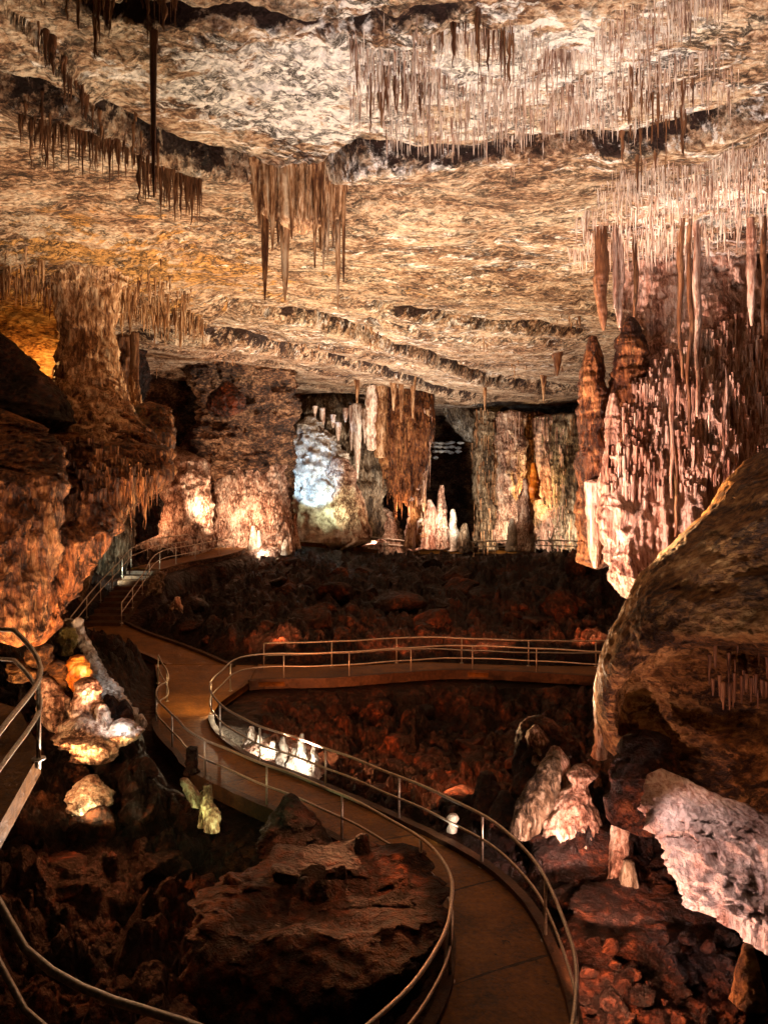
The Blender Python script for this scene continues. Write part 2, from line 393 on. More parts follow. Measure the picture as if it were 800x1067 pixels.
def feet(p): q = np.asarray(p, float).copy(); q[:, 2] = 0; return q
i_r = 12; i_l = 15
RF, LF = catmull(feet(RIGHT), 8), catmull(feet(LEFT), 8)
ribbon('path', LF[:14 * 8 + 1], RF[:11 * 8 + 1], M['path'], 'damp brown concrete path winding down to the junction', .02, 420, 14, .25, 50)
JL = np.vstack([feet(LEFT)[14], feet(LEFT)[16], [-9.6, 31.0, 0.04]]); JR = np.vstack([feet(RIGHT)[11], feet(RIGHT)[12:14] + (0, 0, 0), [-5.2, 31.0, 0]])
ribbon('path_junction', JL, JR, M['path'], 'paved junction where the three paths meet', .012, 60, 16)
ribbon('path_branch', feet(RIGHT)[13:], np.vstack([[-5.3, 31.2, 0], feet(FAR)[1:]]), M['path'], 'branch path crossing to the right', .016, 60, 8, .18)
W = catmull(WEST, 6); ribbon('west_path', offset(W, .95), offset(W, -.95), M['path'], 'path leading away to the steps', .008, 60, 8)
T = catmull(TERR, 6); ribbon('terrace_path', offset(T, 1.1), offset(T, -1.1), M['path'], 'raised walkway along the far wall', 0.02, 120, 6, .5)

def kerb(line, label, off, zt=.13, w=.09):
    L_ = resample(line, step=.3)
    a = offset(L_, off - w); b = offset(L_, off + w)
    n = len(L_); v = np.stack([a - up * .25, a + up * zt, b + up * zt, b - up * .25], 1).reshape(-1, 3)
    v += .012 * fbm(v * 3, 2, 5)[:, None]
    f = grid_faces(n, 4)
    thing_mesh('kerb', v, f, None, M['kerb'], label, None, None, 'structure', smooth=False)
kerb(RF[:11 * 8 + 1], 'low kerb under the right handrail', -.03)
kerb(LF[:14 * 8 + 1], 'low kerb under the left handrail', .03)
kerb(RF[13 * 8:], 'low kerb along the crossing branch', -.03)
kerb(offset(W, -.95), 'low kerb on the right of the side path', -.05)

# steps: one flight, every tread a part
st = tag(link('stairs', None, loc=STEPS0), 'narrow concrete steps climbing to the raised walkway on the left', 'stairs')
for i in range(10):
    a = (STEPS1 - STEPS0) * np.array([(i) / 10, i / 10, 0]); z1 = (STEPS1 - STEPS0)[2] * (i + 1) / 10
    w, dd = .95, .80
    v = np.array([[x, y, z] for z in (-.8, z1) for y in (0, dd) for x in (-w, w)]) + a
    f = [[0, 1, 3, 2], [4, 6, 7, 5], [0, 4, 5, 1], [2, 3, 7, 6], [0, 2, 6, 4], [1, 5, 7, 3]]
    link('step', mesh_from('step', v, f, None, False), M['kerb'], st)

# near left landing slabs under the two close handrails
def slab(name, a, label):
    a = np.asarray(a, float); n = len(a)
    c = a.mean(0); v = np.vstack([a, a - up * .3])
    f4 = [[i, (i + 1) % n, (i + 1) % n + n, i + n] for i in range(n)]
    v = np.vstack([v, c]); f3 = [[(i + 1) % n, i, 2 * n] for i in range(n)]
    thing_mesh(name, v, f4, f3, M['path'], label, None, None, 'structure', smooth=False)
n1f = N1.copy(); n1f[:, 2] -= RH
slab('path_landing', np.vstack([n1f, [-9, 7.4, n1f[-1, 2]], [-10, 11.2, n1f[0, 2]]]), 'upper path landing at the left edge')
n2f = resample(catmull(N2, 4), n=12); n2f[:, 2] -= RH
slab('path_ramp', np.vstack([n2f, [-1, 2.6, n2f[-1, 2]], [-6, 2.6, n2f[0, 2]]]), 'near path ramp in the bottom left corner')

# ------------------------------------------------------------------ floor
CP = np.array([  # x, y, z of the rough ground
    (4.4, 13.7, -.15), (5.2, 14.4, .1), (3.7, 15.6, -.1), (3.0, 16.8, -.1), (-7.6, 20.8, 1.2), (-8.6, 21.6, 2.6), (-8.9, 23, 3.2),
    (-3, 10, -1.6), (-6, 12, -1.9), (-3, 15, -1.3), (0, 11, -.9), (-9, 14, -.6), (-12, 12, 2.4), (-8, 18, -.4), (-10.5, 21.5, 1.6), (-13, 24, 3.4), (-9.5, 26, .7), (-12.5, 31, .8),
    (-15.5, 36.5, -.2), (-18, 43, 1.6), (-12.5, 46, .2), (-6, 42, .8), (0, 38, .5), (-6, 50, 1.5), (0, 55, 1.3), (8, 55, 1.3), (0, 61, .9), (8, 61, .8), (-5, 58, 1.6), (8, 40, 1.0), (13, 45, 1.7), (0, 72, -.8), (10, 70, -.9),
    (-12, 60, 2.4), (-16, 52, 2.4), (0, 90, -2), (12, 90, -2), (0, 24, -1.6), (3, 26, -1.6), (-2, 26, -1.3), (3, 20, -1.0), (6, 24, -.8), (0, 20, -1), (6, 17, 0), (7.5, 20, .6), (8, 15, .3), (4.5, 12, -.6),
    (6, 12, -1.0), (8, 10, -1.2), (5, 9, -1.4), (11, 13, .8), (12, 20, 2), (4, 29, -.4), (9.5, 32, .4), (-3, 6, -1.2), (-8, 7, -1), (4, 6, -1.3), (-12, 17, 1.0), (-2, 34, .2), (-5, 36, .7), (5, 34, .3), (-9, 39, .4), (18, 55, 2), (20, 75, 0)])
def poly_dist(x, y, line):
    best = np.full(len(x), 1e9); bz = np.zeros(len(x))
    for a, b in zip(line[:-1], line[1:]):
        ab = b - a; L2 = ab[0] ** 2 + ab[1] ** 2 + 1e-9
        t = np.clip(((x - a[0]) * ab[0] + (y - a[1]) * ab[1]) / L2, 0, 1)
        d = np.hypot(x - a[0] - t * ab[0], y - a[1] - t * ab[1]); m = d < best
        best = np.where(m, d, best); bz = np.where(m, a[2] + t * ab[2], bz)
    return best, bz
mainc = (resample(LF[:14 * 8 + 1], n=24) + resample(RF[:11 * 8 + 1], n=24)) / 2
TRACKS = [(mainc, 1.15), (np.array([[-6.5, 24, 0], [-7, 28.5, 0], [-7.2, 31, 0]]), 1.9), (np.vstack([[-5.3, 30, 0], (resample(feet(RIGHT)[13:], n=8) + resample(feet(FAR), n=8)) / 2]), 1.3),
          (resample(W, n=10), 1.3), (np.array([STEPS0, STEPS1]), 1.2), (resample(T, n=30), 1.4)]

def G(x, y, detail=True):
    x = np.asarray(x, float); y = np.asarray(y, float)
    num = 0; den = 0
    for cx, cy, cz in CP:
        w = 1.0 / (((x - cx) ** 2 + ((y - cy) * .8) ** 2) ** 1.6 + 1.5); num = num + w * cz; den = den + w
    z = num / den
    q = np.stack([x, y, 0 * x], 1)
    rough = fbm(q * .35, 4, 51) * .55
    if detail:
        wq = q + .35 * fbm(q * .8, 3, 60)[:, None]
        f1, f2, i1 = worley(wq * .75, 12, 2); g1, g2, i2 = worley(wq * 1.9, 13, 2); k1, k2, i3 = worley(wq * 4.5, 14, 2)
        rock = (.75 * np.clip(f2 - f1, 0, .5) * (.3 + 1.6 * i1) + .45 * np.clip(g2 - g1, 0, .45) * (.2 + 1.5 * i2) + .16 * np.clip(k2 - k1, 0, .4) * (.3 + i3))
        rough = rough + rock - .25 + .10 * fbm(q * 2.2, 4, 66, .6, True)
    z = z + rough
    for line, hw in TRACKS:
        d, zl = poly_dist(x, y, line)
        low = zl - .32
        m = 1 - sstep(hw * 1.0, hw + 1.3, d)
        z = z * (1 - m) + low * m
    return z
def Gz(x, y): return float(G(np.array([x]), np.array([y]), False)[0])

def build_floor():
    py = np.concatenate([np.linspace(1900, 1120, 50), np.linspace(1116, 566, 480)])
    Y = F * CZ / (py - HY); t = np.linspace(-.75, .75, 600)
    x = (Y[:, None] * t[None]).ravel(); y = np.repeat(Y[:, None], len(t), 1).ravel()
    z = G(x, y)
    thing_mesh('ground', np.stack([x, y, z], 1), grid_faces(len(py), len(t), flip=True), None, M['mud'], 'dark reddish broken rock floor of the cave', None, None, 'structure')
build_floor()

# ------------------------------------------------------------------ side walls
WALL = np.array([[-15, 5, 0], [-16.5, 20, 0], [-17.8, 28, 0], [-18.5, 36, 0], [-22, 44, 0], [-21, 52, 0], [-17.5, 58, 0], [-13, 63, 0], [-9, 70, 0], [-5, 84, 0], [2, 96, 0], [12, 94, 0], [20, 86, 0], [24, 75, 0],
                 [20, 55, 0], [17, 42, 0], [15.5, 32, 0], [16, 22, 0], [15, 12, 0], [14, 5, 0]], float)
def build_wall():
    L_ = resample(catmull(WALL, 12), n=760); zz = np.linspace(-3, 17.5, 110)
    t = np.gradient(L_, axis=0); t /= np.linalg.norm(t, axis=1)[:, None]; nrm = np.stack([t[:, 1], -t[:, 0], 0 * t[:, 0]], 1)
    v = (L_[:, None] + zz[None, :, None] * up).reshape(-1, 3)
    nn = np.repeat(nrm[:, None], len(zz), 1).reshape(-1, 3)
    d = 1.6 * fbm(v * [.12, .12, .2], 3, 201) + .9 * fbm(v * [.5, .5, .35], 4, 211, .55, True) + .35 * fbm(v * [1.5, 1.5, .8], 4, 215, .6)
    f1, f2, _ = worley(v * [.5, .5, .9], 33); d = d + .5 * np.clip(f2 - f1, 0, .6)
    v = v + nn * d[:, None]
    thing_mesh('cave_wall', v, grid_faces(len(L_), len(zz)), None, M['wall'], 'dark rugged rock wall enclosing the chamber', None, None, 'structure')
build_wall()

# ------------------------------------------------------------------ formations
def straw_geo(x, y, z, L_, r, sides=6, rings=6, bend=0.0):
    t = np.linspace(0, 1, rings)
    rad = r * (1 - t * .82) * (1 + .25 * RNG.normal(size=rings) * (t > 0)); rad[-1] = r * .12
    cx = x + bend * t * t + .25 * r * RNG.normal(size=rings) * t; cy = y + .25 * r * RNG.normal(size=rings) * t
    an = np.arange(sides) / sides * 6.2832 + RNG.random()
    v = np.stack([cx[:, None] + rad[:, None] * np.cos(an), cy[:, None] + rad[:, None] * np.sin(an), np.repeat((z + .22 - t * (L_ + .22))[:, None], sides, 1)], -1).reshape(-1, 3)
    return v
def loft(name, levels, mat, label, cat, group=None, rows=90, seg=72, tk=.7, flute=(.12, 3.0), rock=(.15, .8), pop=(0, 3), drip=(0, 2), wob=.0, seed=0, minth=None, ridge=True, parent=None, cap=.5):
    """a closed body through rows (py, left px, right px, distance): an uneven cross-section, flutes, drips and knobs in its surface"""
    lv = np.array(levels, float)
    s = np.linspace(0, 1, rows); k = np.linspace(0, 1, len(lv))
    def ip(c):
        y = np.interp(s, k, lv[:, c]); m = max(1, rows // (len(lv) * 5))
        yp = np.pad(y, m, mode='edge'); return np.convolve(yp, np.ones(2 * m + 1) / (2 * m + 1), 'valid')
    py, xl, xr, d = ip(0), ip(1), ip(2), ip(3)
    cx = ((xl + xr) / 2 - CX) / F * d; a = np.maximum((xr - xl) / 2 / F * d, .01)
    th = ip(4) if lv.shape[1] > 4 else a * tk
    if minth: th = np.maximum(th, minth)
    z = CZ + (HY - py) / F * d
    an = np.linspace(0, 2 * math.pi, seg, endpoint=False)
    c, sn = np.cos(an), np.sin(an)
    v = np.stack([cx[:, None] + a[:, None] * c, d[:, None] + th[:, None] * sn, np.repeat(z[:, None], seg, 1)], -1)
    nx = np.stack([np.repeat(c[None], rows, 0), np.repeat(sn[None], rows, 0), 0 * v[..., 2]], -1)
    q = v.reshape(-1, 3) + seed * 13.7; n = nx.reshape(-1, 3)
    am = np.repeat(np.minimum(a, th)[:, None], seg, 1).ravel(); lim = np.minimum(1, am / .35)
    dd = rock[0] * fbm(q * rock[1], 4, 300 + seed, .55) 
    dd = dd + flute[0] * fbm(q * [flute[1], flute[1], flute[1] * .16], 3, 320 + seed, .6, ridge)
    if pop[0]:
        f1, f2, _ = worley(q * pop[1], 340 + seed); dd = dd + pop[0] * (.6 - f1)
    if drip[0]:
        dd = dd + drip[0] * fbm(q * [.7, .7, drip[1] * 1.0], 3, 350 + seed, .6, True)
    dm = float(np.mean(d)); mf = 75 / dm; dd = dd + dm * .0045 * fbm(q * [mf, mf, mf * .4], 4, 370 + seed, .7, True)
    v = v.reshape(-1, 3) + n * (dd * lim)[:, None]
    if wob:
        w = wob * np.stack([noise(np.stack([z * .6, z * 0 + seed, z * 0], 1), 7), noise(np.stack([z * .6, z * 0 + 9 + seed, z * 0], 1), 8)], 1)
        v[:, :2] += np.repeat(w[:, None], seg, 1).reshape(-1, 2)
    v[:, 2] += .25 * (fbm(q * .9, 3, 360 + seed)) * lim * min(1, rock[0] * 3)
    v = np.vstack([v, [cx[0], d[0], z[0] + np.sign(z[0] - z[-1]) * a[0] * cap], [cx[-1], d[-1], z[-1] - np.sign(z[0] - z[-1]) * a[-1] * cap]])
    K = rows * seg; j = np.arange(seg)
    f = grid_faces(rows, seg, True); 
    f3 = np.vstack([np.stack([np.full(seg, K), (j + 1) % seg, j], 1), np.stack([np.full(seg, K + 1), (rows - 1) * seg + j, (rows - 1) * seg + (j + 1) % seg], 1)])
    return thing_mesh(name, v, f, f3, mat, label, cat, group, parent=parent)

# left flowstone mass with its column
loft('flowstone_column', [(268, 36, 146, 27.8), (284, 54, 128, 27.6), (305, 64, 117, 27.5), (350, 71, 112, 27.2), (390, 70, 115, 26.8), (420, 60, 126, 26.2), (450, 42, 144, 25.4), (485, 22, 160, 24.4)], M['straw'],
     'fluted tan column joining the ceiling to the dark mass at the left', 'column', rows=120, seg=110, tk=.8, flute=(.34, 2.6), rock=(.16, .8), seed=2)
loft('flowstone_mass', [(395, 66, 116, 26.8), (415, 58, 120, 26.4), (432, 38, 130, 26), (450, 0, 148, 25.5), (462, -40, 158, 25), (470, -70, 168, 24), (500, -90, 166, 23), (530, -90, 130, 22), (560, -80, 106, 21), (590, -70, 84, 20.5), (620, -50, 68, 20), (645, -15, 54, 19.8), (662, 15, 46, 19.6), (672, 32, 42, 19.5)], M['orange'],
     'huge dark orange flowstone mass overhanging the left side, its tip pointing down', 'flowstone', rows=230, seg=230, tk=.55, flute=(.36, 1.9), rock=(.35, .4), pop=(.07, 5), seed=4)
loft('flowstone_bulge', [(440, -40, 30, 22), (465, -60, 54, 20.5), (500, -80, 62, 19), (560, -80, 50, 18.2), (610, -70, 45, 17.8), (645, -50, 38, 17.5), (668, 5, 34, 17.4)], M['orange'],
     'pale orange knobbly flowstone bulge at the left edge', 'flowstone', rows=150, seg=150, tk=.5, flute=(.3, 2.6), rock=(.3, .6), pop=(.06, 6), seed=9)
loft('stalagmite', [(395, 50, 56, 26.5), (415, 44, 62, 26.5), (440, 40, 68, 26)], M['brownstraw'], 'stub stalagmite dark against the orange alcove at the left', 'stalagmite', rows=30, seg=30, seed=11)
loft('dripstone_column', [(345, 137, 145, 35), (385, 136, 144, 35), (420, 136, 146, 34), (440, 133, 150, 33)], M['brownstraw'], 'slim dark column right of the fluted tan column', 'column', rows=60, seg=30, flute=(.08, 4), seed=12, wob=.1)
loft('hanging_drapery', [(350, 118, 138, 36), (390, 118, 136, 36), (425, 120, 134, 36), (440, 124, 130, 36)], M['brownstraw'], 'dark hanging drape behind the slim dark column', 'drapery', rows=60, seg=40, flute=(.2, 3), seed=13)
loft('hanging_drapery', [(425, 140, 172, 30), (450, 138, 176, 29), (480, 140, 173, 28.5), (505, 146, 168, 28), (520, 152, 160, 28)], M['orange'], 'dark red-brown drape on the right shoulder of the left flowstone mass', 'drapery', rows=90, seg=70, flute=(.25, 3), seed=14)
loft('flowstone_streak', [(528, 118, 134, 49), (555, 112, 138, 48), (585, 106, 132, 47.5), (605, 102, 120, 47), (622, 100, 112, 47)], M['grey'], 'pale grey-green flowstone strip in the dark gap under the left mass', 'flowstone', rows=90, seg=60, flute=(.2, 2.5), seed=15)
loft('flowstone_streak', [(575, 98, 104, 43), (600, 88, 96, 42), (625, 76, 86, 41), (640, 72, 80, 41)], M['grey'], 'narrow pale streak beneath the right edge of the left mass', 'flowstone', rows=60, seg=40, seed=16)
loft('boulder', [(596, 158, 168, 44.5), (608, 152, 168, 44), (625, 146, 166, 43.5), (640, 142, 164, 43)], M['grey'], 'grey-green boulder under the distant steps', 'boulder', rows=60, seg=60, rock=(.4, .7), seed=17)

loft('rock_outcrop', [(285, -60, 62, 31), (320, -60, 66, 31), (360, -60, 68, 30.5), (400, -60, 60, 30), (420, -60, 50, 30)], M['ochre'], 'glowing orange bedrock of the alcove at the upper left edge', 'rock', rows=80, seg=120, tk=.2, rock=(.4, .6), flute=(.1, 2), seed=19)
loft('rock_outcrop', [(338, -60, -10, 24), (360, -60, 14, 24), (385, -60, 38, 24), (405, -60, 58, 24), (440, -60, 74, 23.5)], M['mud'], 'black sloping rock below the orange alcove at the left edge', 'rock', rows=60, seg=90, tk=.5, rock=(.3, 1), seed=20)
# rock behind the raised walkway
loft('rock_outcrop', [(372, 195, 300, 52), (400, 208, 300, 54), (440, 214, 300, 56), (480, 190, 298, 58), (520, 140, 300, 60), (550, 135, 300, 61)], M['wall'], 'layered brown rock face left of the blue-white formation', 'rock', rows=180, seg=220, tk=.45, rock=(.9, .35), flute=(.3, .7), drip=(.5, .9), seed=21)
loft('rock_outcrop', [(350, 120, 150, 46), (380, 110, 150, 47), (430, 120, 150, 48), (500, 110, 160, 49), (560, 110, 160, 50)], M['mud'], 'dark rock face behind the slim dark column', 'rock', rows=120, seg=120, tk=.6, rock=(.9, .4), flute=(.3, .7), seed=22)
loft('flowstone_wall', [(478, 150, 212, 55), (500, 146, 216, 54.5), (530, 145, 218, 54), (552, 142, 216, 54), (585, 140, 220, 54)], M['pale'], 'knobbly pinkish flowstone wall behind the raised walkway', 'flowstone', rows=110, seg=160, tk=.5, rock=(.3, .7), flute=(.15, 1.5), pop=(.3, 1.6), seed=23)
loft('flowstone_wall', [(468, 232, 290, 58), (490, 226, 296, 57.5), (520, 222, 298, 57), (548, 220, 300, 57), (580, 216, 304, 57)], M['pale'], 'tan pitted flowstone wall left of the blue-white formation', 'flowstone', rows=110, seg=160, tk=.5, rock=(.3, .7), flute=(.15, 1.5), pop=(.28, 2.0), seed=24)
loft('boulder', [(398, 232, 240, 49), (412, 222, 252, 49), (428, 218, 254, 49)], M['red'], 'orange-red triangular rock under the far ceiling', 'boulder', rows=50, seg=60, rock=(.3, .8), seed=25)
loft('boulder', [(490, 262, 292, 62), (510, 258, 300, 62), (540, 262, 300, 62)], M['wall'], 'dark rounded rock at the foot of the blue-white formation', 'boulder', rows=50, seg=60, rock=(.5, .6), seed=26)

# blue-white formation
loft('flowstone_mound', [(434, 321, 326, 66), (446, 314, 334, 66), (458, 300, 346, 66), (480, 294, 356, 65.5), (506, 296, 362, 65), (528, 298, 366, 65), (565, 290, 376, 64)], M['white'], 'blue-white lit flowstone mound rising to a pointed peak', 'flowstone', rows=120, seg=110, tk=.5, rock=(.9, .9), flute=(.6, 1.6), pop=(.4, 1.3), seed=31)
loft('flowstone_mound', [(478, 348, 360, 64), (492, 342, 368, 64), (506, 346, 370, 64), (525, 342, 378, 64), (560, 340, 384, 64)], M['pale'], 'cream rounded flowstone beside the blue-white mound', 'flowstone', rows=70, seg=70, rock=(.4, .8), pop=(.25, 1.3), seed=32)
loft('rock_outcrop', [(425, 290, 395, 71), (455, 292, 396, 70.5), (490, 300, 396, 70), (530, 300, 394, 69.5), (560, 300, 394, 69)], M['grey'], 'grey-olive wall of small columns behind the blue-white mound', 'rock', rows=110, seg=200, tk=.25, rock=(.7, .6), flute=(.6, 1.0), seed=33)
for i, (x, y0, y1, w, t) in enumerate([(300, 428, 447, 2, 0), (336, 425, 452, 2, 0), (303, 425, 445, 2, 0), (347, 432, 446, 2, 0), (360, 425, 440, 2, 0), (372, 420, 500, 3.5, 1), (352, 440, 460, 2.5, 0), (310, 425, 440, 2, 0), (328, 423, 436, 2, 0), (366, 422, 470, 2, 0), (380, 425, 462, 2, 0)]):
    loft('stalactite', [(y0, x - w, x + w, 67), ((y0 + y1) / 2, x - w * .8, x + w * .8, 67), (y1, x - .5, x + .5, 67)], M['strawp'], 'thin pale stalactite hanging above the blue-white mound', 'stalactite', 'stalactites above the blue-white mound', rows=24, seg=12, flute=(.05, 3), rock=(.05, 1), seed=40 + i, tk=1)
loft('flowstone_mound', [(530, 380, 400, 72), (542, 368, 412, 72), (560, 362, 418, 71.5), (575, 360, 420, 71)], M['pale'], 'bright pinkish flowstone mound behind the distant handrail', 'flowstone', rows=60, seg=80, rock=(.5, .6), flute=(.3, 1.2), seed=60)

# central hanging shield and columns
loft('hanging_shield', [(402, 392, 447, 64), (430, 392, 447, 63.5), (460, 395, 446, 63), (485, 400, 442, 63), (505, 408, 434, 62.5), (522, 414, 426, 62)], M['orange'], 'broad brown hanging shield tapering to a point in the middle distance', 'drapery', rows=120, seg=120, tk=.4, flute=(.45, 1.6), rock=(.3, .6), seed=61)
for i, (x, w, y1, lab) in enumerate([(388, 4.5, 470, 'light'), (396, 5, 478, 'brown')]):
    loft('column', [(395, x - w, x + w, 62), (430, x - w * .9, x + w * .9, 62), (y1, x - w * .7, x + w * .7, 62)], M['straw'] if i else M['strawp'], 'slim %s column at the left edge of the central hanging shield' % lab, 'column', rows=60, seg=36, flute=(.2, 2), seed=62 + i, tk=1)
loft('dripstone_column', [(425, 441, 448, 63), (470, 438, 447, 63), (520, 430, 440, 63), (572, 424, 436, 63)], M['straw'], 'ragged ribbon of dripstone down the right edge of the central shield', 'column', rows=80, seg=36, flute=(.2, 2), rock=(.3, 1), seed=64)
loft('rock_shelf', [(424, 462, 486, 82), (436, 466, 496, 82), (452, 480, 497, 82), (460, 488, 496, 82)], M['grey'], 'pale curved shelf of rock at the top of the dark central gap', 'rock shelf', rows=50, seg=70, rock=(.4, .6), seed=65)
for i in range(16):
    x = 452 + (i % 5) * 6.5 + random.uniform(-1.5, 1.5); y = 461 + (i // 5) * 5 + random.uniform(-1, 1)
    loft('pool_rim', [(y - 1, x - 2, x + 2, 84), (y, x - 3, x + 3, 84), (y + 1.2, x - 2, x + 2, 84)], M['white'], 'tiny pale ledge glinting in the dark central gap', 'ledge', 'pale ledges in the dark central gap', rows=8, seg=14, flute=(.03, 2), rock=(.05, 1), seed=70 + i)

# far columns to the right of the gap
FC = [(428, 496, 512, 573, 76, 'grey', 'grey-brown ridged column bordering the dark central gap on its right'),
      (430, 510, 524, 560, 77, 'straw', 'brown fluted column second from the dark central gap'),
      (430, 520, 546, 566, 76, 'pale', 'broad knobbly column in the middle of the far row'),
      (432, 543, 568, 570, 79, 'orange', 'olive-brown flat drape behind the yellow-lit stalagmites'),
      (434, 560, 580, 572, 77, 'pink', 'pinkish folded column right of the yellow-lit stalagmites'),
      (432, 576, 594, 572, 76, 'grey', 'grey column near the right end of the far row'),
      (432, 592, 618, 574, 75, 'grey', 'wide grey-green column at the right end of the far row')]
for i, (y0, x0, x1, y1, d, m, lab) in enumerate(FC):
    w = x1 - x0; x0 += w * (.05 + .1 * (i % 2)); x1 -= w * (.16 - .08 * (i % 2)); w = x1 - x0
    loft('cave_column', [(y0, x0, x1, d), (y0 + 30, x0 + w * .05, x1 - w * .05, d), (y0 + 70, x0 + w * .08, x1 - w * .02, d), (y1 - 30, x0 + w * .02, x1 - w * .06, d), (y1, x0 - 2, x1 + 2, d)], M[m], lab, 'column', 'columns in the far row',
         rows=140, seg=90, tk=.8, flute=(.5, 1.3), rock=(.4, .6), drip=(.15, 1.2), seed=90 + i, wob=.3)
for i, (x, y0, y1, w, m, lab) in enumerate([(547, 498, 575, 7, 'pale', 'orange-lit stalagmite standing tallest before the far columns'), (556, 482, 520, 4, 'amber', 'yellow glowing spire among the far columns'), (533, 540, 574, 4, 'white', 'small white stalagmite left of the orange-lit one'),
        (395, 505, 560, 3, 'straw', 'thin brown stalagmite left of the ragged dripstone ribbon'), (460, 505, 572, 5, 'pale', 'pale pointed stalagmite at the bottom of the dark gap'), (448, 520, 572, 6, 'pink', 'squat pinkish stalagmite beside the dark gap'), (431, 530, 573, 7, 'pink', 'pink ridged stalagmite below the central shield'),
        (472, 530, 574, 4, 'white', 'white-tipped stalagmite at the right foot of the dark gap'), (440, 505, 560, 3.5, 'straw', 'slender stalagmite rising beneath the ribbon column'), (484, 545, 575, 5, 'grey', 'low grey stalagmite before the ridged column'), (308, 535, 572, 2.2, 'pale', 'thin pole-like stalagmite beside the small white group')]):
    d = 70 if x > 330 else 58
    loft('stalagmite', [(y0, x - 1, x + 1, d), (y0 + (y1 - y0) * .25, x - w * .5, x + w * .5, d), (y0 + (y1 - y0) * .6, x - w * .75, x + w * .7, d), (y1, x - w, x + w, d)], M[m], lab, 'stalagmite', 'stalagmites before the far columns', rows=50, seg=36, tk=1, flute=(.15, 2), rock=(.25, 1), drip=(.12, 2), seed=110 + i, wob=.15)

# right wall of dripstone with tall stalagmites
loft('dripstone_wall', [(262, 655, 860, 27), (310, 650, 880, 26.5), (350, 660, 900, 26), (400, 655, 900, 25), (450, 648, 900, 24.5), (500, 640, 880, 24), (540, 636, 820, 23.5), (575, 638, 745, 23.2), (605, 640, 690, 23), (622, 648, 668, 23)], M['pink'],
     'pinkish wall of draped dripstone filling the right side behind the big boulder', 'flowstone', rows=260, seg=300, tk=.35, flute=(.42, 1.7), rock=(.5, .5), pop=(.10, 3), drip=(.14, 1.6), seed=131)
def tall(x, y0, y1, w, d, m, lab, i, lean=0, tip=2, **k):
    return loft('stalagmite', [(y0, x - tip, x + tip, d), (y0 + (y1 - y0) * .05, x - w * .35, x + w * .35, d), (y0 + (y1 - y0) * .15, x - w * .65, x + w * .6, d), (y0 + (y1 - y0) * .35, x - w * .8 + lean * .3, x + w * .85 + lean * .3, d), (y0 + (y1 - y0) * .7, x - w + lean, x + w + lean, d), (y1, x - w * 1.1 + lean, x + w * 1.1 + lean, d)], M[m], lab,
                'stalagmite', rows=150, seg=56, tk=1, flute=(.14, 3), rock=(.2, 1.2), drip=(.12, 2.5), pop=(.05, 4), seed=i, wob=.12, **k)
tall(617, 350, 590, 13, 25, 'orange', 'tall dark stalagmite standing clear at the left of the dripstone wall', 141, 4)
tall(656, 330, 520, 15, 24.5, 'orange', 'stout red-brown stalagmite just right of the tall dark one', 142, -6)
tall(640, 410, 560, 9, 24.2, 'pink', 'shorter stalagmite wedged between the two tall ones', 143, 0)
loft('hanging_drapery', [(500, 612, 632, 24.5), (540, 612, 630, 24.5), (575, 614, 626, 24.4), (592, 618, 622, 24.4)], M['pink'], 'hanging pointed drape at the bottom of the tall dark stalagmite', 'drapery', rows=60, seg=50, flute=(.15, 3), seed=144)
RS = [(626, 290, 345, 6), (644, 292, 342, 4.5), (661, 290, 330, 4), (640, 300, 322, 4), (709, 282, 395, 5), (726, 300, 435, 6), (718, 320, 470, 4), (748, 290, 400, 9), (736, 330, 410, 5), (760, 270, 380, 6), (688, 330, 440, 4), (700, 400, 520, 5), (795, 240, 350, 5), (782, 260, 340, 8), (770, 300, 400, 6), (676, 300, 345, 5), (704, 470, 560, 4), (666, 360, 430, 3.5), (755, 410, 470, 4)]
RS = [q for k, q in enumerate(RS) if k not in (7, 8, 9, 10, 14, 15, 17)]
for i, (x, y0, y1, w) in enumerate(RS):
    w *= .48 if i > 1 else .9
    d = 22.8 + (i % 3) * .3 - (1.2 if x > 690 else 0)
    lab = ['thick brown stalactite hanging left of the dripstone wall top', 'pale slim stalactite right of the thick brown one', 'third stalactite from the left above the tall stalagmites'][i] if i < 3 else 'long thin stalactite running down the pinkish dripstone wall'
    loft('stalactite', [(226 if y0 < 325 else y0 - 30, x - w * (.8 if y0 < 325 else .15), x + w * (.8 if y0 < 325 else .15), d), (y0, x - w, x + w, d), (y0 + (y1 - y0) * .2, x - w * .9, x + w * .8, d), (y0 + (y1 - y0) * .7, x - w * .6, x + w * .7, d), (y1, x - 1, x + 1, d)], M['brownstraw'] if i % 2 == 0 else M['pink'], lab, 'stalactite', None if i < 3 else 'long stalactites on the dripstone wall', rows=70, seg=28, tk=1, flute=(.08, 6), rock=(.16, 3.0), drip=(.06, 4), seed=150 + i, wob=.12)

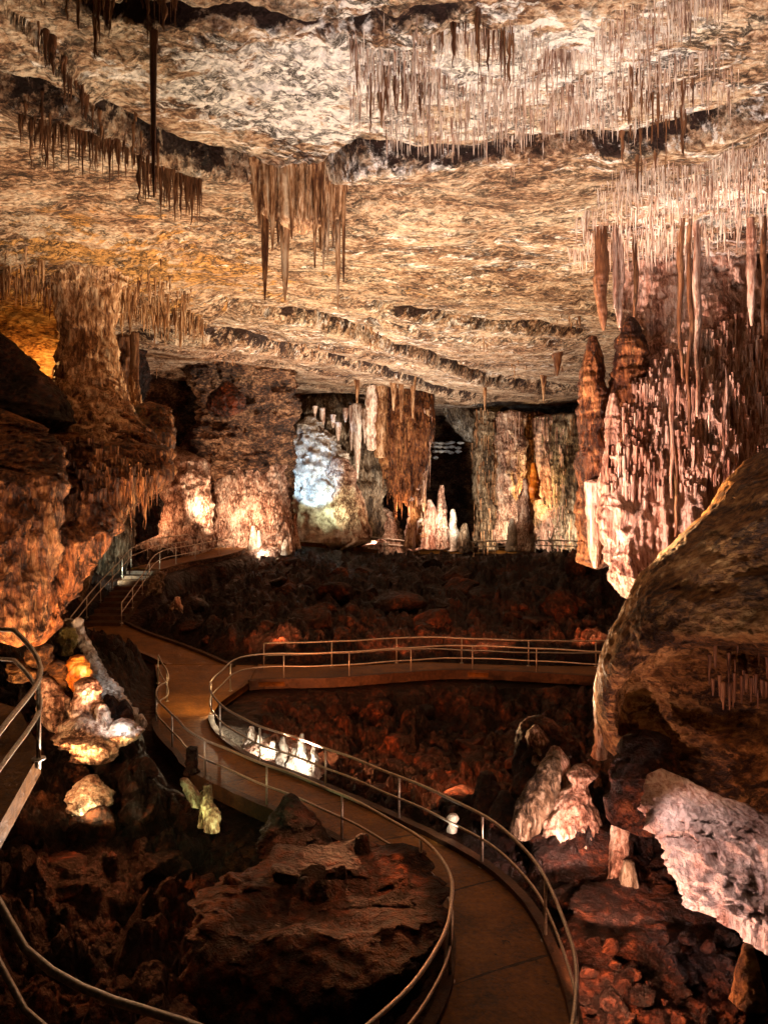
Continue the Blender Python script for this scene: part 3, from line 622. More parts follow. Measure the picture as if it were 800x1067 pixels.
def strands(o, n, l0, l1, r, mat, name='drip_strand', ymax=1e9, zmin=-9, zmax=99, seed=1):
    """fine dripstone strands running down the front of a formation: one part of it"""
    me = o.data; k = len(me.vertices); v = np.empty(k * 3, np.float32); nn = np.empty(k * 3, np.float32)
    me.vertices.foreach_get('co', v); me.vertices.foreach_get('normal', nn); v = v.reshape(-1, 3).astype(float); nn = nn.reshape(-1, 3)
    wz = v[:, 2] + o.location[2]
    px_ = CX + F * (v[:, 0] + o.location[0]) / (v[:, 1] + o.location[1])
    ok = np.nonzero((np.abs(nn[:, 1]) > .15) & (v[:, 1] < np.median(v[:, 1])) & (wz > zmin) & (wz < zmax) & (px_ > -20) & (px_ < 820))[0]
    g = np.random.default_rng(seed); pick = g.choice(ok, n)
    vs, fs, kk = [], [], 0
    for p in pick:
        L_ = l0 + (l1 - l0) * g.random() ** 2
        vs.append(straw_geo(v[p, 0], v[p, 1] - r * .1, v[p, 2], L_, r * (.6 + g.random()))); fs.append(grid_faces(6, 6, True) + kk); kk += 36
    ob = link(name, mesh_from(name, np.vstack(vs), np.vstack(fs)), mat, o); ob['kind'] = 'stuff'
RW = [o for o in COL.objects if o.name.startswith('dripstone_wall')][0]
strands(RW, 120, .3, 1.3, .024, M['strawp'], seed=1, zmin=8); strands(RW, 1300, .4, 2.2, .045, M['pink'], seed=2, zmin=7.4)
LMs = [o for o in COL.objects if o.name.startswith('flowstone_mass')][0]
strands(LMs, 260, .3, 1.3, .045, M['orange'], seed=4, zmin=7.2)
for k, o in enumerate([o for o in COL.objects if o.name.split('.')[0] in ('cave_column', 'hanging_shield', 'dripstone_column')]):
    strands(o, 90, .4, 2.6 if o.location[1] > 40 else .9, .07 if o.location[1] > 40 else .03, M['orange'] if 'shield' in o.name else [M['straw'], M['grey'], M['pink']][k % 3], seed=20 + k)
# great boulder on the right with its hollow underside
bb = loft('boulder', [(452, 838, 900, 16.4), (470, 800, 960, 16.2), (500, 768, 1000, 16), (540, 730, 1010, 15.8), (580, 690, 1020, 15.6), (615, 664, 1020, 15.4), (650, 648, 1010, 15.3), (700, 630, 1000, 15.5), (750, 630, 1000, 15.9), (785, 640, 990, 16.2), (810, 656, 980, 16.4), (835, 690, 970, 16.6), (862, 750, 960, 16.7), (890, 820, 930, 16.8)], M['tan'],
     'giant rounded tan boulder at the right with a dark hollow underneath', 'boulder', rows=330, seg=420, tk=.62, rock=(.35, .5), flute=(.0, 1), pop=(0, 1), drip=(.0, 1), seed=131)
def hollow(o, c, rad, depth, ang=0.0):
    me = o.data; n = len(me.vertices); v = np.empty(n * 3, np.float32); me.vertices.foreach_get('co', v); v = v.reshape(-1, 3).astype(float) + np.array(o.location)
    q = v - c; ca, sa = math.cos(ang), math.sin(ang); u = q[:, 0] * ca + q[:, 2] * sa; w_ = -q[:, 0] * sa + q[:, 2] * ca
    wob_ = .16 * fbm(v * .8, 4, 431)
    r = np.sqrt((u / rad[0]) ** 2 + (w_ / rad[1]) ** 2) + wob_
    front = sstep(2.4, 1.0, q[:, 1])
    v[:, 1] += depth * (1 - sstep(.55, 1.05, r)) * front
    st_ = fbm(v @ np.array([[.8, 0, -.6], [0, 1, 0], [.6, 0, .8]]) * [.5, 3.0, 3.2], 4, 441, .6, True)
    v[:, 1] -= (.16 * st_ + .10 * fbm(v * 2.5, 3, 447, .6)) * front
    v -= np.array(o.location); me.vertices.foreach_set('co', v.astype(np.float32).ravel()); me.update()
hollow(bb, P(800, 790, 13.2), (2.6, 2.2), 2.0, .25)
for i in range(34):
    x = random.uniform(738, 812); y0 = 690 + (x - 742) * .12 + random.uniform(-34, 34); L_ = random.uniform(6, 24); w = random.uniform(.8, 2.0); d = 14.55
    loft('stalactite', [(y0 - 12, x - w * 1.3, x + w * 1.3, d), (y0, x - w, x + w, d), (y0 + L_ * .6, x - w * .6, x + w * .6, d), (y0 + L_, x - .6, x + .6, d)], M['brownstraw'], 'small brown stalactite hanging inside the hollow of the giant boulder', 'stalactite', 'stalactites inside the boulder hollow', rows=24, seg=12, tk=1, flute=(.03, 8), rock=(.06, 5), seed=200 + i)

# pale flowstone slope under the boulder
loft('flowstone_slope', [(806, 676, 700, 14.2), (822, 672, 730, 13.9), (850, 674, 800, 13.4), (875, 690, 880, 13.0), (905, 705, 900, 12.6), (935, 722, 900, 12.2), (965, 760, 900, 11.9), (985, 790, 900, 11.7)], M['rosy'], 'pale pinkish flowstone slope with a jagged top under the giant boulder', 'flowstone', rows=190, seg=220, tk=.3, flute=(.22, 3.0), rock=(.3, .9), pop=(.06, 5), seed=240)
tall(622, 700, 790, 5.5, 18.5, 'pale', 'thin bright spiky stalagmite left of the giant boulder', 241, 4, 1)
tall(560, 756, 800, 9, 17.5, 'pale', 'pale capped stump at the back of the red group', 242)
loft('flowstone_mound', [(750, 552, 575, 18), (775, 543, 598, 17.8), (810, 540, 612, 17.4), (845, 536, 600, 17)], M['red'], 'rust red mound behind the pink-lit stalagmite', 'flowstone', rows=90, seg=100, tk=.8, rock=(.3, .9), flute=(.15, 2), seed=243)
loft('stalagmite', [(790, 568, 582, 16.6), (805, 560, 582, 16.4), (825, 545, 578, 16.2), (850, 536, 566, 16), (872, 532, 556, 15.9)], M['grey'], 'leaning grey-brown stalagmite left of the pink-lit one', 'stalagmite', rows=80, seg=70, rock=(.2, 1.4), flute=(.1, 3), pop=(.08, 4), seed=244)
loft('stalagmite', [(798, 600, 612, 16.2), (808, 592, 618, 16.1), (818, 598, 612, 16.1), (830, 584, 612, 16), (850, 575, 616, 15.9), (872, 572, 622, 15.8), (888, 570, 630, 15.7)], M['pale'], 'pink-lit stalagmite with a rounded head resembling a seated figure', 'stalagmite', rows=110, seg=90, rock=(.2, 1.6), flute=(.14, 3), pop=(.06, 5), seed=245)
loft('stalagmite', [(778, 574, 582, 17), (795, 568, 592, 16.9), (815, 572, 594, 16.8), (840, 570, 592, 16.6)], M['pale'], 'narrow pink-lit pillar behind the round-headed stalagmite', 'stalagmite', rows=70, seg=60, rock=(.2, 1.6), flute=(.12, 3), seed=246)
loft('flowstone_shelf', [(868, 570, 640, 15.9), (880, 560, 668, 15.6), (900, 556, 690, 15.2), (925, 552, 700, 14.8), (960, 560, 700, 14.4)], M['red'], 'rust red shelf in front of the round-headed stalagmite', 'flowstone', rows=70, seg=120, rock=(.25, 1.2), flute=(.12, 2), pop=(.1, 3), seed=247)
loft('stalagmite', [(851, 643, 652, 14.6), (862, 638, 654, 14.6), (885, 637, 652, 14.5), (910, 636, 651, 14.4), (935, 632, 655, 14.3)], M['pale'], 'upright knobbly stalagmite post in front of the pale slope', 'stalagmite', rows=100, seg=50, tk=1, rock=(.09, 2.5), flute=(.05, 4), drip=(.07, 3), seed=248)
loft('stalagmite', [(897, 651, 659, 14.2), (910, 648, 661, 14.2), (932, 646, 664, 14.1)], M['grey'], 'short stump leaning on the upright knobbly post', 'stalagmite', rows=40, seg=40, tk=1, rock=(.08, 2.5), seed=249)
loft('flowstone_mound', [(920, 634, 662, 14.2), (928, 612, 690, 14.0), (942, 600, 712, 13.6), (965, 590, 735, 13.1), (1000, 585, 760, 12.5), (1040, 590, 780, 12)], M['red'], 'low lumpy mound at the foot of the knobbly post', 'flowstone', rows=110, seg=160, tk=.45, rock=(.45, 1.3), pop=(.18, 3.5), seed=250)
loft('stalagmite', [(805, 503, 512, 18), (822, 498, 518, 17.8), (850, 494, 524, 17.4)], M['red'], 'red stub stalagmite behind the right handrail', 'stalagmite', rows=50, seg=40, tk=1, rock=(.12, 2), seed=251)
loft('stalagmite', [(825, 522, 530, 17), (840, 516, 536, 16.8), (858, 510, 540, 16.6)], M['red'], 'low reddish stub just right of the red stub stalagmite', 'stalagmite', rows=40, seg=40, tk=1, rock=(.12, 2), seed=252)
loft('boulder', [(768, 655, 690, 15), (790, 640, 700, 14.8), (815, 640, 700, 14.6), (860, 645, 690, 14.4)], M['red'], 'red-brown rock tucked beneath the left foot of the giant boulder', 'boulder', rows=60, seg=70, rock=(.3, 1), seed=253)
loft('stalagmite', [(985, 775, 783, 10.6), (1010, 770, 788, 10.5), (1045, 765, 795, 10.4)], M['tan'], 'small pointed stalagmite in the bottom right corner', 'stalagmite', rows=50, seg=40, tk=1, rock=(.1, 2), seed=254)

# little white figure-like crystal behind the right rail
wf = loft('crystal_cluster', [(848, 469, 475, 16.2), (853, 466, 478, 16.2), (858, 468, 474, 16.2), (864, 466, 476, 16.2), (867, 466, 475, 16.2)], M['white'], 'tiny bright white crystal lump behind the right handrail', 'crystal', rows=24, seg=24, tk=.8, rock=(.08, 5), flute=(.05, 5), seed=255)

# white lit crystals between the rails
for i, (x, y0, y1, w, lab) in enumerate([(262, 757, 786, 8, 'leftmost bright white spire of the lit row between the rails'), (271, 766, 790, 6, 'second white spire of the lit row between the rails'), (285, 772, 794, 7, 'squat white spire third in the lit row between the rails'), (296, 768, 800, 7, 'jagged white spire in the middle of the lit row'),
                                    (306, 778, 804, 6, 'small white spire right of the jagged middle one'), (315, 764, 806, 7, 'tallest white spire of the lit row between the rails'), (326, 776, 810, 7, 'rightmost white spire of the lit row, beside the post'), (255, 770, 784, 4, 'stubby white lump at the left end of the lit row')]):
    d = F * 8.25 / (y1 - HY)
    loft('stalagmite', [(y0, x - 1.5, x + 1.2, d), (y0 + (y1 - y0) * .2, x - w * .45, x + w * .3, d), (y0 + (y1 - y0) * .4, x - w * .35, x + w * .7, d), (y0 + (y1 - y0) * .65, x - w * .9, x + w * .6, d), (y1, x - w, x + w * 1.1, d)], M['white'], lab, 'stalagmite', 'white lit stalagmites between the rails', rows=60, seg=40, tk=.9, rock=(.28, 5), flute=(.12, 7), pop=(.12, 7), seed=260 + i, wob=.16)
loft('flowstone_mound', [(780, 256, 320, 21.6), (790, 254, 330, 21.3), (806, 262, 334, 20.8)], M['pale'], 'low lit crust from which the white spires between the rails rise', 'flowstone', rows=40, seg=90, tk=.3, rock=(.3, 3), pop=(.15, 5), seed=259)

# orange-lit group at the left
LG = [('boulder', [(672, 32, 50, 20), (690, 30, 52, 20), (697, 36, 50, 20)], 'tan', 'lit tan rock directly under the tip of the left mass'),
      ('stalagmite', [(690, 53, 67, 20), (705, 54, 68, 20), (722, 58, 72, 20)], 'tan', 'small upright tan stalagmite left of the amber one'),
      ('stalagmite', [(684, 76, 86, 20.2), (692, 72, 91, 20.1), (705, 74, 92, 20), (720, 77, 87, 20)], 'amber', 'glowing amber stalagmite above the tan group'),
      ('stalagmite', [(708, 86, 98, 19.4), (716, 80, 102, 19.3), (730, 78, 100, 19.2), (750, 78, 100, 19), (770, 76, 104, 18.9)], 'pale', 'knobbly tan stalagmite at the centre of the orange-lit group'),
      ('flowstone_mound', [(706, 40, 54, 19.8), (725, 42, 66, 19.6), (750, 46, 68, 19.4), (762, 54, 62, 19.3)], 'pale', 'tan lobed flowstone at the left of the orange-lit group'),
      ('flowstone_mound', [(752, 66, 106, 18.8), (762, 60, 118, 18.6), (775, 76, 120, 18.4), (790, 82, 112, 18.3)], 'pale', 'broad tan knob at the base of the orange-lit group'),
      ('stalagmite', [(734, 100, 108, 18.9), (748, 102, 114, 18.8), (762, 106, 118, 18.7)], 'pale', 'thin leaning tan finger right of the central stalagmite'),
      ('flowstone_mound', [(752, 118, 136, 18.8), (762, 116, 144, 18.6), (774, 120, 136, 18.5)], 'pale', 'low tan flowstone at the right tip of the orange-lit group'),
      ('boulder', [(790, 68, 84, 18.6), (802, 72, 88, 18.4), (812, 76, 90, 18.4)], 'red', 'small red-lit rock below the orange-lit group'),
      ('boulder', [(810, 90, 102, 17.6), (822, 80, 108, 17.4), (834, 74, 112, 17.3), (842, 74, 100, 17.2)], 'pale', 'yellow-lit rock standing alone below the orange-lit group'),
      ('boulder', [(690, 10, 26, 19.8), (700, 12, 34, 19.6), (708, 16, 34, 19.5)], 'tan', 'orange rock seen between the corner rails at the left'),
      ('flowstone_mound', [(655, 66, 76, 21.5), (668, 62, 78, 21.4), (682, 64, 74, 21.3)], 'green', 'yellow-green rounded flowstone beside the white streak')]
for i, (nm, lv, m, lab) in enumerate(LG):
    loft(nm, lv, M[m], lab, {'boulder': 'boulder', 'stalagmite': 'stalagmite'}.get(nm, 'flowstone'), rows=70, seg=60, tk=.9, rock=(.26, 2.6), flute=(.12, 4), pop=(.16, 4.5), seed=280 + i)
loft('flowstone_streak', [(648, 72, 84, 22), (662, 80, 90, 21.8), (682, 88, 99, 21.4), (702, 98, 111, 21), (722, 108, 126, 20.4), (740, 120, 140, 20), (754, 132, 148, 19.8)], M['white'], 'broken white flowstone streak running down the slope at the left', 'flowstone', rows=130, seg=80, tk=.6, rock=(.4, 3.0), flute=(.2, 5), pop=(.22, 4.5), seed=300)
# green-tinged calcite and dark stumps in the pit
for i, (lv, m, lab) in enumerate([([(816, 214, 220, 16.2), (835, 213, 222, 16.1), (848, 216, 230, 16), (866, 216, 229, 15.9)], 'pale', 'bright yellow-green stalagmite in the dark pit at lower left'), ([(812, 188, 194, 16.6), (825, 192, 204, 16.5), (840, 200, 214, 16.4)], 'pale', 'dim green twisted finger left of the bright yellow-green stalagmite'),
        ([(825, 208, 213, 16.3), (845, 206, 214, 16.2), (862, 206, 214, 16.2)], 'pale', 'slim olive spike between the two green formations'),
        ([(828, 298, 308, 16.2), (842, 290, 314, 16), (862, 278, 330, 15.8), (885, 272, 345, 15.5)], 'mud', 'dark pointed rock pile between the path rail and the slab'), ([(870, 373, 383, 14.3), (880, 371, 384, 14.3), (905, 370, 384, 14.2), (915, 368, 388, 14.2)], 'mud', 'stub of dark stalagmite standing on the tilted slab'),
        ([(779, 193, 203, 18.7), (792, 193, 203, 18.7), (806, 192, 204, 18.6)], 'mud', 'dark stump outside the left handrail near the kink'), ([(622, 183, 187, 40), (635, 179, 189, 40), (652, 176, 191, 39.8)], 'pale', 'lone pale stalagmite beyond the side path')]):
    loft('stalagmite', lv, M[m], lab, 'stalagmite', rows=70, seg=54, tk=1, rock=(.2, 3.5), flute=(.07, 6), pop=(.12, 6), seed=310 + i, wob=.12)
for i, (x, y0, y1, w, lab) in enumerate([(264, 548, 574, 3, 'left finger of the small white-lit group below the walkway end'), (270, 553, 576, 2.5, 'right finger of the small white-lit group below the walkway end'), (287, 570, 590, 6, 'white cone at the right of the small lit group'), (298, 562, 578, 4, 'low white lump beside the pole-like stalagmite')]):
    loft('stalagmite', [(y0, x - 1, x + 1, 55), (y0 + 8, x - w * .7, x + w * .6, 55), (y1, x - w, x + w, 55)], M['white'], lab, 'stalagmite', rows=40, seg=30, tk=1, rock=(.1, 1.5), seed=330 + i)
loft('flowstone_mound', [(574, 262, 292, 55), (582, 258, 290, 55), (592, 262, 286, 54.8)], M['pale'], 'pale basin-like rock below the two white fingers', 'flowstone', rows=40, seg=60, rock=(.3, 1.2), seed=335)

# retaining wall carrying the raised walkway
wl = offset(T, -1.15)[:26]
rr = resample(wl, n=120); zz = np.linspace(0, 1, 18)
v = (rr[:, None] - up * (3.0 * zz[None, :, None])).reshape(-1, 3)
f1, f2, _ = worley(v * 1.8, 77); v[:, :2] += (.18 * np.clip(f2 - f1, 0, .4) + .08 * fbm(v * 2, 3, 78))[:, None] * [.3, -1]
thing_mesh('retaining_wall', v, grid_faces(120, 18), None, M['wall'], 'rough dark stone wall carrying the raised walkway', 'wall')

# ------------------------------------------------------------------ rocks
def rock_proto(seed, mat, sub=4, cuts=9, name='boulder'):
    import bmesh
    bm = bmesh.new(); bmesh.ops.create_icosphere(bm, subdivisions=sub + 1, radius=1)
    v = np.array([x.co[:] for x in bm.verts]); r = np.random.default_rng(seed)
    for _ in range(cuts):
        n = r.normal(size=3); n /= np.linalg.norm(n); h = r.uniform(.45, .8)
        s = v @ n; v = v - np.where(s > h, s - h, 0)[:, None] * n * .93
    nn = v / np.linalg.norm(v, axis=1)[:, None]
    v = v + nn * (.14 * fbm(v * 1.7 + seed, 3, seed) + .05 * fbm(v * 6 + seed, 3, seed + 3, .6, True) + .02 * fbm(v * 16, 2, seed))[:, None]
    for a, b in zip(bm.verts, v): a.co = b
    me = bpy.data.meshes.new(name); bm.to_mesh(me); bm.free()
    me.polygons.foreach_set('use_smooth', np.full(len(me.polygons), True)); me.materials.append(mat)
    return me
PROTO = [rock_proto(900 + i, M['red'] if i % 2 else M['mud'], 3) for i in range(8)]
def put_rock(x, y, s, label, group, k=None, sink=.25, z=None, mesh=None, rot=None):
    o = link('boulder', mesh or PROTO[k if k is not None else random.randrange(8)])
    sx, sy, sz = s if isinstance(s, tuple) else (s * random.uniform(.8, 1.35), s * random.uniform(.8, 1.2), s * random.uniform(.5, .85))
    o.scale = (sx, sy, sz); o.rotation_euler = rot or (random.uniform(-.3, .3), random.uniform(-.3, .3), random.uniform(0, 6.28))
    o.location = (x, y, (Gz(x, y) if z is None else z) + sz * (1 - 2 * sink) * .5)
    return tag(o, label, 'boulder', group)
def onpath(x, y, r):
    return any(poly_dist(np.array([x]), np.array([y]), ln)[0][0] < hw + r * 1.1 + .25 for ln, hw in TRACKS)
def scatter(n, xr, yr, sr, label, group):
    c = 0; tries = 0
    while c < n and tries < 4000:
        tries += 1
        y = random.uniform(*yr); lo, hi = xr; x = random.uniform(lo, hi) * (y if abs(lo) < 1 else 1)
        s = sr[0] * (sr[1] / sr[0]) ** (random.random() ** 1.6)
        if onpath(x, y, s): continue
        put_rock(x, y, s, label, group); c += 1
scatter(95, (-.26, .30), (33, 60), (.35, 1.5), 'rough dark red boulder on the slope beyond the crossing path', 'boulders on the far slope')
scatter(60, (-.16, .22), (16.5, 28), (.2, .8), 'dark red rock in the pit between the winding path and the crossing path', 'rocks in the middle pit')
scatter(45, (-.55, .06), (10, 19), (.2, .65), 'dark rock lying in the shadowy pit at the lower left', 'rocks in the lower left pit')
scatter(60, (.24, .56), (9.5, 15), (.15, .5), 'reddish rock on the ground right of the winding path', 'rocks right of the path')
put_rock(*P(445, 655, 37)[:2], (1.6, .9, .6), 'smooth orange oval boulder behind the crossing handrail', None, 1)
put_rock(*P(337, 650, 38)[:2], (1.3, .8, .9), 'reddish blocky boulder behind the left end of the crossing handrail', None, 3)
put_rock(*P(580, 640, 38)[:2], (1.5, 1.0, 1.2), 'large red-brown boulder near the right end of the crossing handrail', None, 5)
put_rock(*P(500, 628, 42)[:2], (1.3, .9, .8), 'broad flat boulder in the middle of the far slope', None, 0)
put_rock(*P(600, 610, 46)[:2], (1.2, 1.0, 1.3), 'upright boulder high on the far slope at the right', None, 7)
wp = [rock_proto(970 + i, M['white'], 3, 8, 'calcite_lump') for i in range(3)]
for i in range(46):
    t = (i + random.random()) / 46; px = np.interp(t, [0, .15, .4, .7, 1], [76, 84, 100, 120, 142]) + random.uniform(-6, 6) * (1 + t * .5); py = np.interp(t, [0, .15, .4, .7, 1], [650, 664, 698, 728, 752]) + random.uniform(-5, 5)
    d = 22 - 2.3 * t; p = P(px, py, d); r = random.uniform(.06, .15) * (1.5 if t < .1 or t > .85 else 1)
    o = link('calcite_lump', wp[i % 3], loc=p); o.scale = (r, r, r * random.uniform(.8, 1.5)); o.rotation_euler = (random.random(), random.random(), random.random() * 6)
    tag(o, 'broken white calcite lump in the pale streak down the left slope', 'calcite', 'white calcite lumps down the left slope')
# tilted slab beside the path
loft('rock_slab', [(886, 345, 400, 14.6), (896, 305, 440, 14.0), (915, 245, 452, 13.3), (940, 214, 456, 12.4), (975, 204, 450, 11.6), (1020, 205, 430, 11.3), (1080, 220, 390, 10.6), (1130, 240, 360, 10.0)], M['red'],
     'large tilted red-brown slab of rock left of the path', 'boulder', rows=150, seg=170, tk=.45, rock=(.45, 1.1), flute=(.14, 1.6), pop=(.26, 2.8), seed=400)
for i in range(26):
    px = random.uniform(225, 440); py = random.uniform(905, 1060); d = np.interp(py, [890, 1080], [13.6, 10.2])
    r = random.uniform(.10, .34)
    put_rock(*P(px, py, d)[:2], r, 'broken red-brown rock lying on the tilted slab', 'rocks lying on the tilted slab', z=P(px, py, d)[2] - r * .2)

for i in range(34):
    px = random.uniform(600, 765); py = random.uniform(945, 1062); d = float(np.interp(py, [942, 1000, 1060], [13.0, 12.0, 11.3])); r = random.uniform(.05, .2)
    put_rock(*P(px, py, d)[:2], r, 'small rusty rock on the lumpy mound at the lower right', 'small rocks on the lower right mound', z=P(px, py, d)[2] - r * .3)

# ------------------------------------------------------------------ stalactites of the ceiling
def ceil_xy(px, py):
    d = F * (ZC - CZ) / (HY - py); return (px - CX) / F * d, d
SITES = []   # x, y, length, radius, region
def region(n, x0, x1, y0, y1, l0, l1, key, edge=None, clump=6, mat='straw', w=1.0):
    c = [(random.uniform(x0, x1), random.uniform(y0, y1)) for _ in range(max(1, n // clump))]
    for i in range(n):
        if edge is None:
            bx, by = c[i % len(c)]; px = bx + random.gauss(0, 9); py = by + random.gauss(0, 3.5)
        else:
            px = random.uniform(x0, x1); py = np.interp(px, [e[0] for e in edge], [e[1] for e in edge]) + random.gauss(0, y1) * (1 + .8 * math.sin(px * .05)) + (7 if edge is EA else 0)
        if py > 400: continue
        x, y = ceil_xy(px, py)
        ln = (l0 * .6 + (l1 * 1.25 - l0 * .6) * random.random() ** 2.6) / F * y
        SITES.append((x, y, ln, w * (.012 + .034 * random.random() ** 1.5) * (1 + ln * .6) * min(1.5, y / 15), key, mat))
EA = [(0, 97), (60, 108), (110, 122), (160, 145), (200, 160), (250, 172)]
def rows(n, curves, l0, l1, key, mat, w, js=5):
    for c in curves:
        for k in range(n // len(curves)): region(1, c[0][0], c[-1][0], 0, js, l0, l1, key, edge=c, mat=mat, w=w)
LB = ['thin stalactite in the dense pale fringe over the upper middle of the roof', 'thin stalactite in the pale fringe across the upper right of the roof', 'thin stalactite hanging where the roof meets the right wall']
rows(2200, [[(362, 50), (420, 62), (480, 90), (560, 88)], [(362, 78), (430, 92), (500, 104), (620, 100)], [(365, 104), (450, 120), (540, 122), (620, 112)], [(400, 126), (480, 134), (560, 128), (640, 120)], [(430, 40), (520, 50), (600, 64)]], 6, 24, LB[0], 'strawp', .5, 7)
rows(1700, [[(560, 70), (640, 52), (720, 20)], [(570, 95), (660, 80), (750, 50)], [(590, 112), (680, 105), (770, 85)], [(620, 40), (700, 10), (760, -5)]], 5, 24, LB[1], 'strawp', .5, 8)
rows(2200, [[(640, 175), (720, 160), (800, 150)], [(620, 200), (700, 190), (800, 178)], [(600, 225), (700, 215), (800, 205)], [(610, 250), (700, 240), (800, 228)], [(590, 262), (660, 262), (740, 250)]], 5, 21, LB[2], 'strawp', .5, 9)
region(750, 0, 215, 0, 6, 8, 26, 'small ochre stalactite in the fringe of the low left roof edge', edge=[(0, 272), (60, 288), (120, 305), (215, 326)], mat='straw')
region(350, 0, 200, 0, 7, 6, 20, 'small ochre stalactite behind the fringe of the low left roof edge', edge=[(0, 282), (60, 294), (120, 300), (170, 306)], mat='straw')
region(320, 20, 210, 0, 3, 10, 40, 'brown stalactite along the slanting crack at the upper left', edge=EA, mat='brownstraw', w=.9)
region(60, 30, 190, 0, 22, 10, 34, 'dark stalactite at the very top left of the picture', clump=6, mat='brownstraw', w=1.2)
region(45, 440, 565, 8, 45, 12, 44, 'dark stalactite in the small clump at the top middle', clump=6, mat='brownstraw', w=1.0)
region(50, 40, 110, 0, 3, 10, 28, 'dark stalactite on the steep crack at the left', edge=[(20, 30), (60, 60), (108, 128)], mat='brownstraw', w=1.6)
region(90, 640, 710, 70, 140, 12, 40, 'dark brown stalactite in the thick cluster at the upper right', clump=8, mat='brownstraw', w=.9)
region(70, 390, 480, 66, 100, 10, 34, 'dark brown stalactite at the left end of the pale fringe', clump=8, mat='brownstraw', w=.9)
region(90, 150, 600, 335, 398, 3, 9, 'tiny stalactite on the distant roof', clump=10, mat='straw', w=1.3)
SITES.sort(key=lambda s: -s[2] / s[1])
hz = Hz(np.array([s[0] for s in SITES]), np.array([s[1] for s in SITES]))
ind = [i for i, s in enumerate(SITES) if not s[4].startswith('tiny')][:225]; inds = set(ind)
quads = grid_faces(6, 6, True)
def straw_obj(i, s):
    v = straw_geo(s[0], s[1], float(hz[i]), s[2], s[3] * 1.15, 8, 9)
    thing_mesh('stalactite', v, grid_faces(9, 8, True), None, M[s[5]], s[4], 'stalactite', s[4].replace('stalactite', 'stalactites', 1))
for i in ind: straw_obj(i, SITES[i])
rest = [i for i in range(len(SITES)) if i not in inds]
for mk in ('straw', 'strawp', 'brownstraw'):
    vs, fs, k = [], [], 0
    for i in rest:
        s = SITES[i]
        if s[5] != mk: continue
        vs.append(straw_geo(s[0], s[1], float(hz[i]), s[2], s[3])); fs.append(quads + k); k += 36
    thing_mesh('stalactite_fringe', np.vstack(vs), np.vstack(fs), None, M[mk], {'straw': 'fine ochre soda straws of the low left and distant roof', 'strawp': 'fine pale soda straws covering the upper middle and right roof', 'brownstraw': 'fine dark soda straws along the cracks of the roof'}[mk], 'stalactites', None, 'stuff')

# long single stalactite, upper left
def hang(x, y0, y1, w, d, m, lab, seed, group=None, n=70, seg=26, **k):
    loft('stalactite', [(y0 - 10, x - w * 1.5, x + w * 1.5, d), (y0, x - w, x + w, d), (y0 + (y1 - y0) * .35, x - w * .62, x + w * .66, d), (y0 + (y1 - y0) * .75, x - w * .4, x + w * .45, d), (y1, x - .6, x + .6, d)], M[m], lab, 'stalactite', group, rows=n, seg=seg, tk=1, flute=(.03, 6), rock=(.05, 2), drip=(.02, 4), seed=seed, **k)
hang(160, 8, 208, 4.6, 12.6, 'brownstraw', 'very long thin brown stalactite hanging down through the upper left', 500, n=130, wob=.05)
# hanging curtain
d0 = 18.3
for i, (x, y1, w) in enumerate([(266, 225, 4), (270, 240, 4), (276, 314, 6), (284, 262, 4), (290, 258, 4), (297, 316, 7.5), (304, 250, 4), (310, 236, 4.5), (316, 243, 5), (322, 232, 4), (328, 280, 3.5), (334, 262, 5), (341, 270, 4), (347, 258, 4), (352, 324, 4.5), (337, 282, 4), (358, 295, 3), (312, 228, 5), (330, 240, 5), (281, 235, 5), (345, 235, 5)]):
    lab = {2: 'long left spike of the hanging cluster near the centre of the roof', 5: 'thickest long spike of the hanging cluster near the centre of the roof', 14: 'longest right spike of the hanging cluster near the centre of the roof'}.get(i, 'shorter spike of the hanging cluster near the centre of the roof')
    hang(x, 176 - (x > 335) * 6, y1, w, d0 + (i % 3) * .25 - .2, 'straw', lab, 510 + i, 'hanging cluster near the centre of the roof')
loft('hanging_drapery', [(158, 262, 362, d0 + .2), (175, 264, 360, d0 + .1), (195, 264, 358, d0 + .1), (215, 268, 356, d0 + .1), (228, 280, 350, d0 + .1)], M['straw'], 'fluted tan curtain from which the central spikes hang', 'drapery', rows=90, seg=180, tk=.14, flute=(.28, 3.2), rock=(.12, 1.2), seed=540)
hang(580, 365, 392, 5, 45, 'brownstraw', 'single dark stalactite under the far roof left of the tall stalagmites', 545)
for i, (x, y1, w) in enumerate([(372, 420, 2.2), (188, 362, 2.4), (566, 418, 2), (505, 428, 2), (410, 428, 3), (418, 440, 2.4), (430, 436, 2.6)]):
    hang(x, 395 if x > 200 else 335, y1, w, 58 if x > 200 else 36, 'straw', 'small lone stalactite under the distant roof', 550 + i, 'small lone stalactites under the distant roof')

# ------------------------------------------------------------------ lamps (cave floodlights low down behind rocks, plus added fill spots without fixtures)
def spot(name, loc, target, power, col, angle=120, blend=.6, size=.15):
    l = bpy.data.lights.new(name, 'SPOT'); l.energy = power; l.color = col; l.spot_size = math.radians(angle); l.spot_blend = blend; l.shadow_soft_size = size
    o = bpy.data.objects.new(name, l); COL.objects.link(o); o.location = loc
    from mathutils import Vector
    o.rotation_euler = (Vector(target) - Vector(loc)).to_track_quat('-Z', 'Y').to_euler()
    return o
def bulb(name, loc, power, col, size=.12):
    l = bpy.data.lights.new(name, 'POINT'); l.energy = power; l.color = col; l.shadow_soft_size = size
    o = bpy.data.objects.new(name, l); COL.objects.link(o); o.location = loc; return o
WARM, ORG, PINK, PALE, RED, COOL = (1, .72, .45), (1, .50, .16), (1, .66, .52), (1, .84, .66), (1, .28, .09), (.62, .82, 1)
spot('flood_or_fill_light', (-7, 17, .5), (-7, 17.5, 16), 19000, (1, .52, .20), 125)
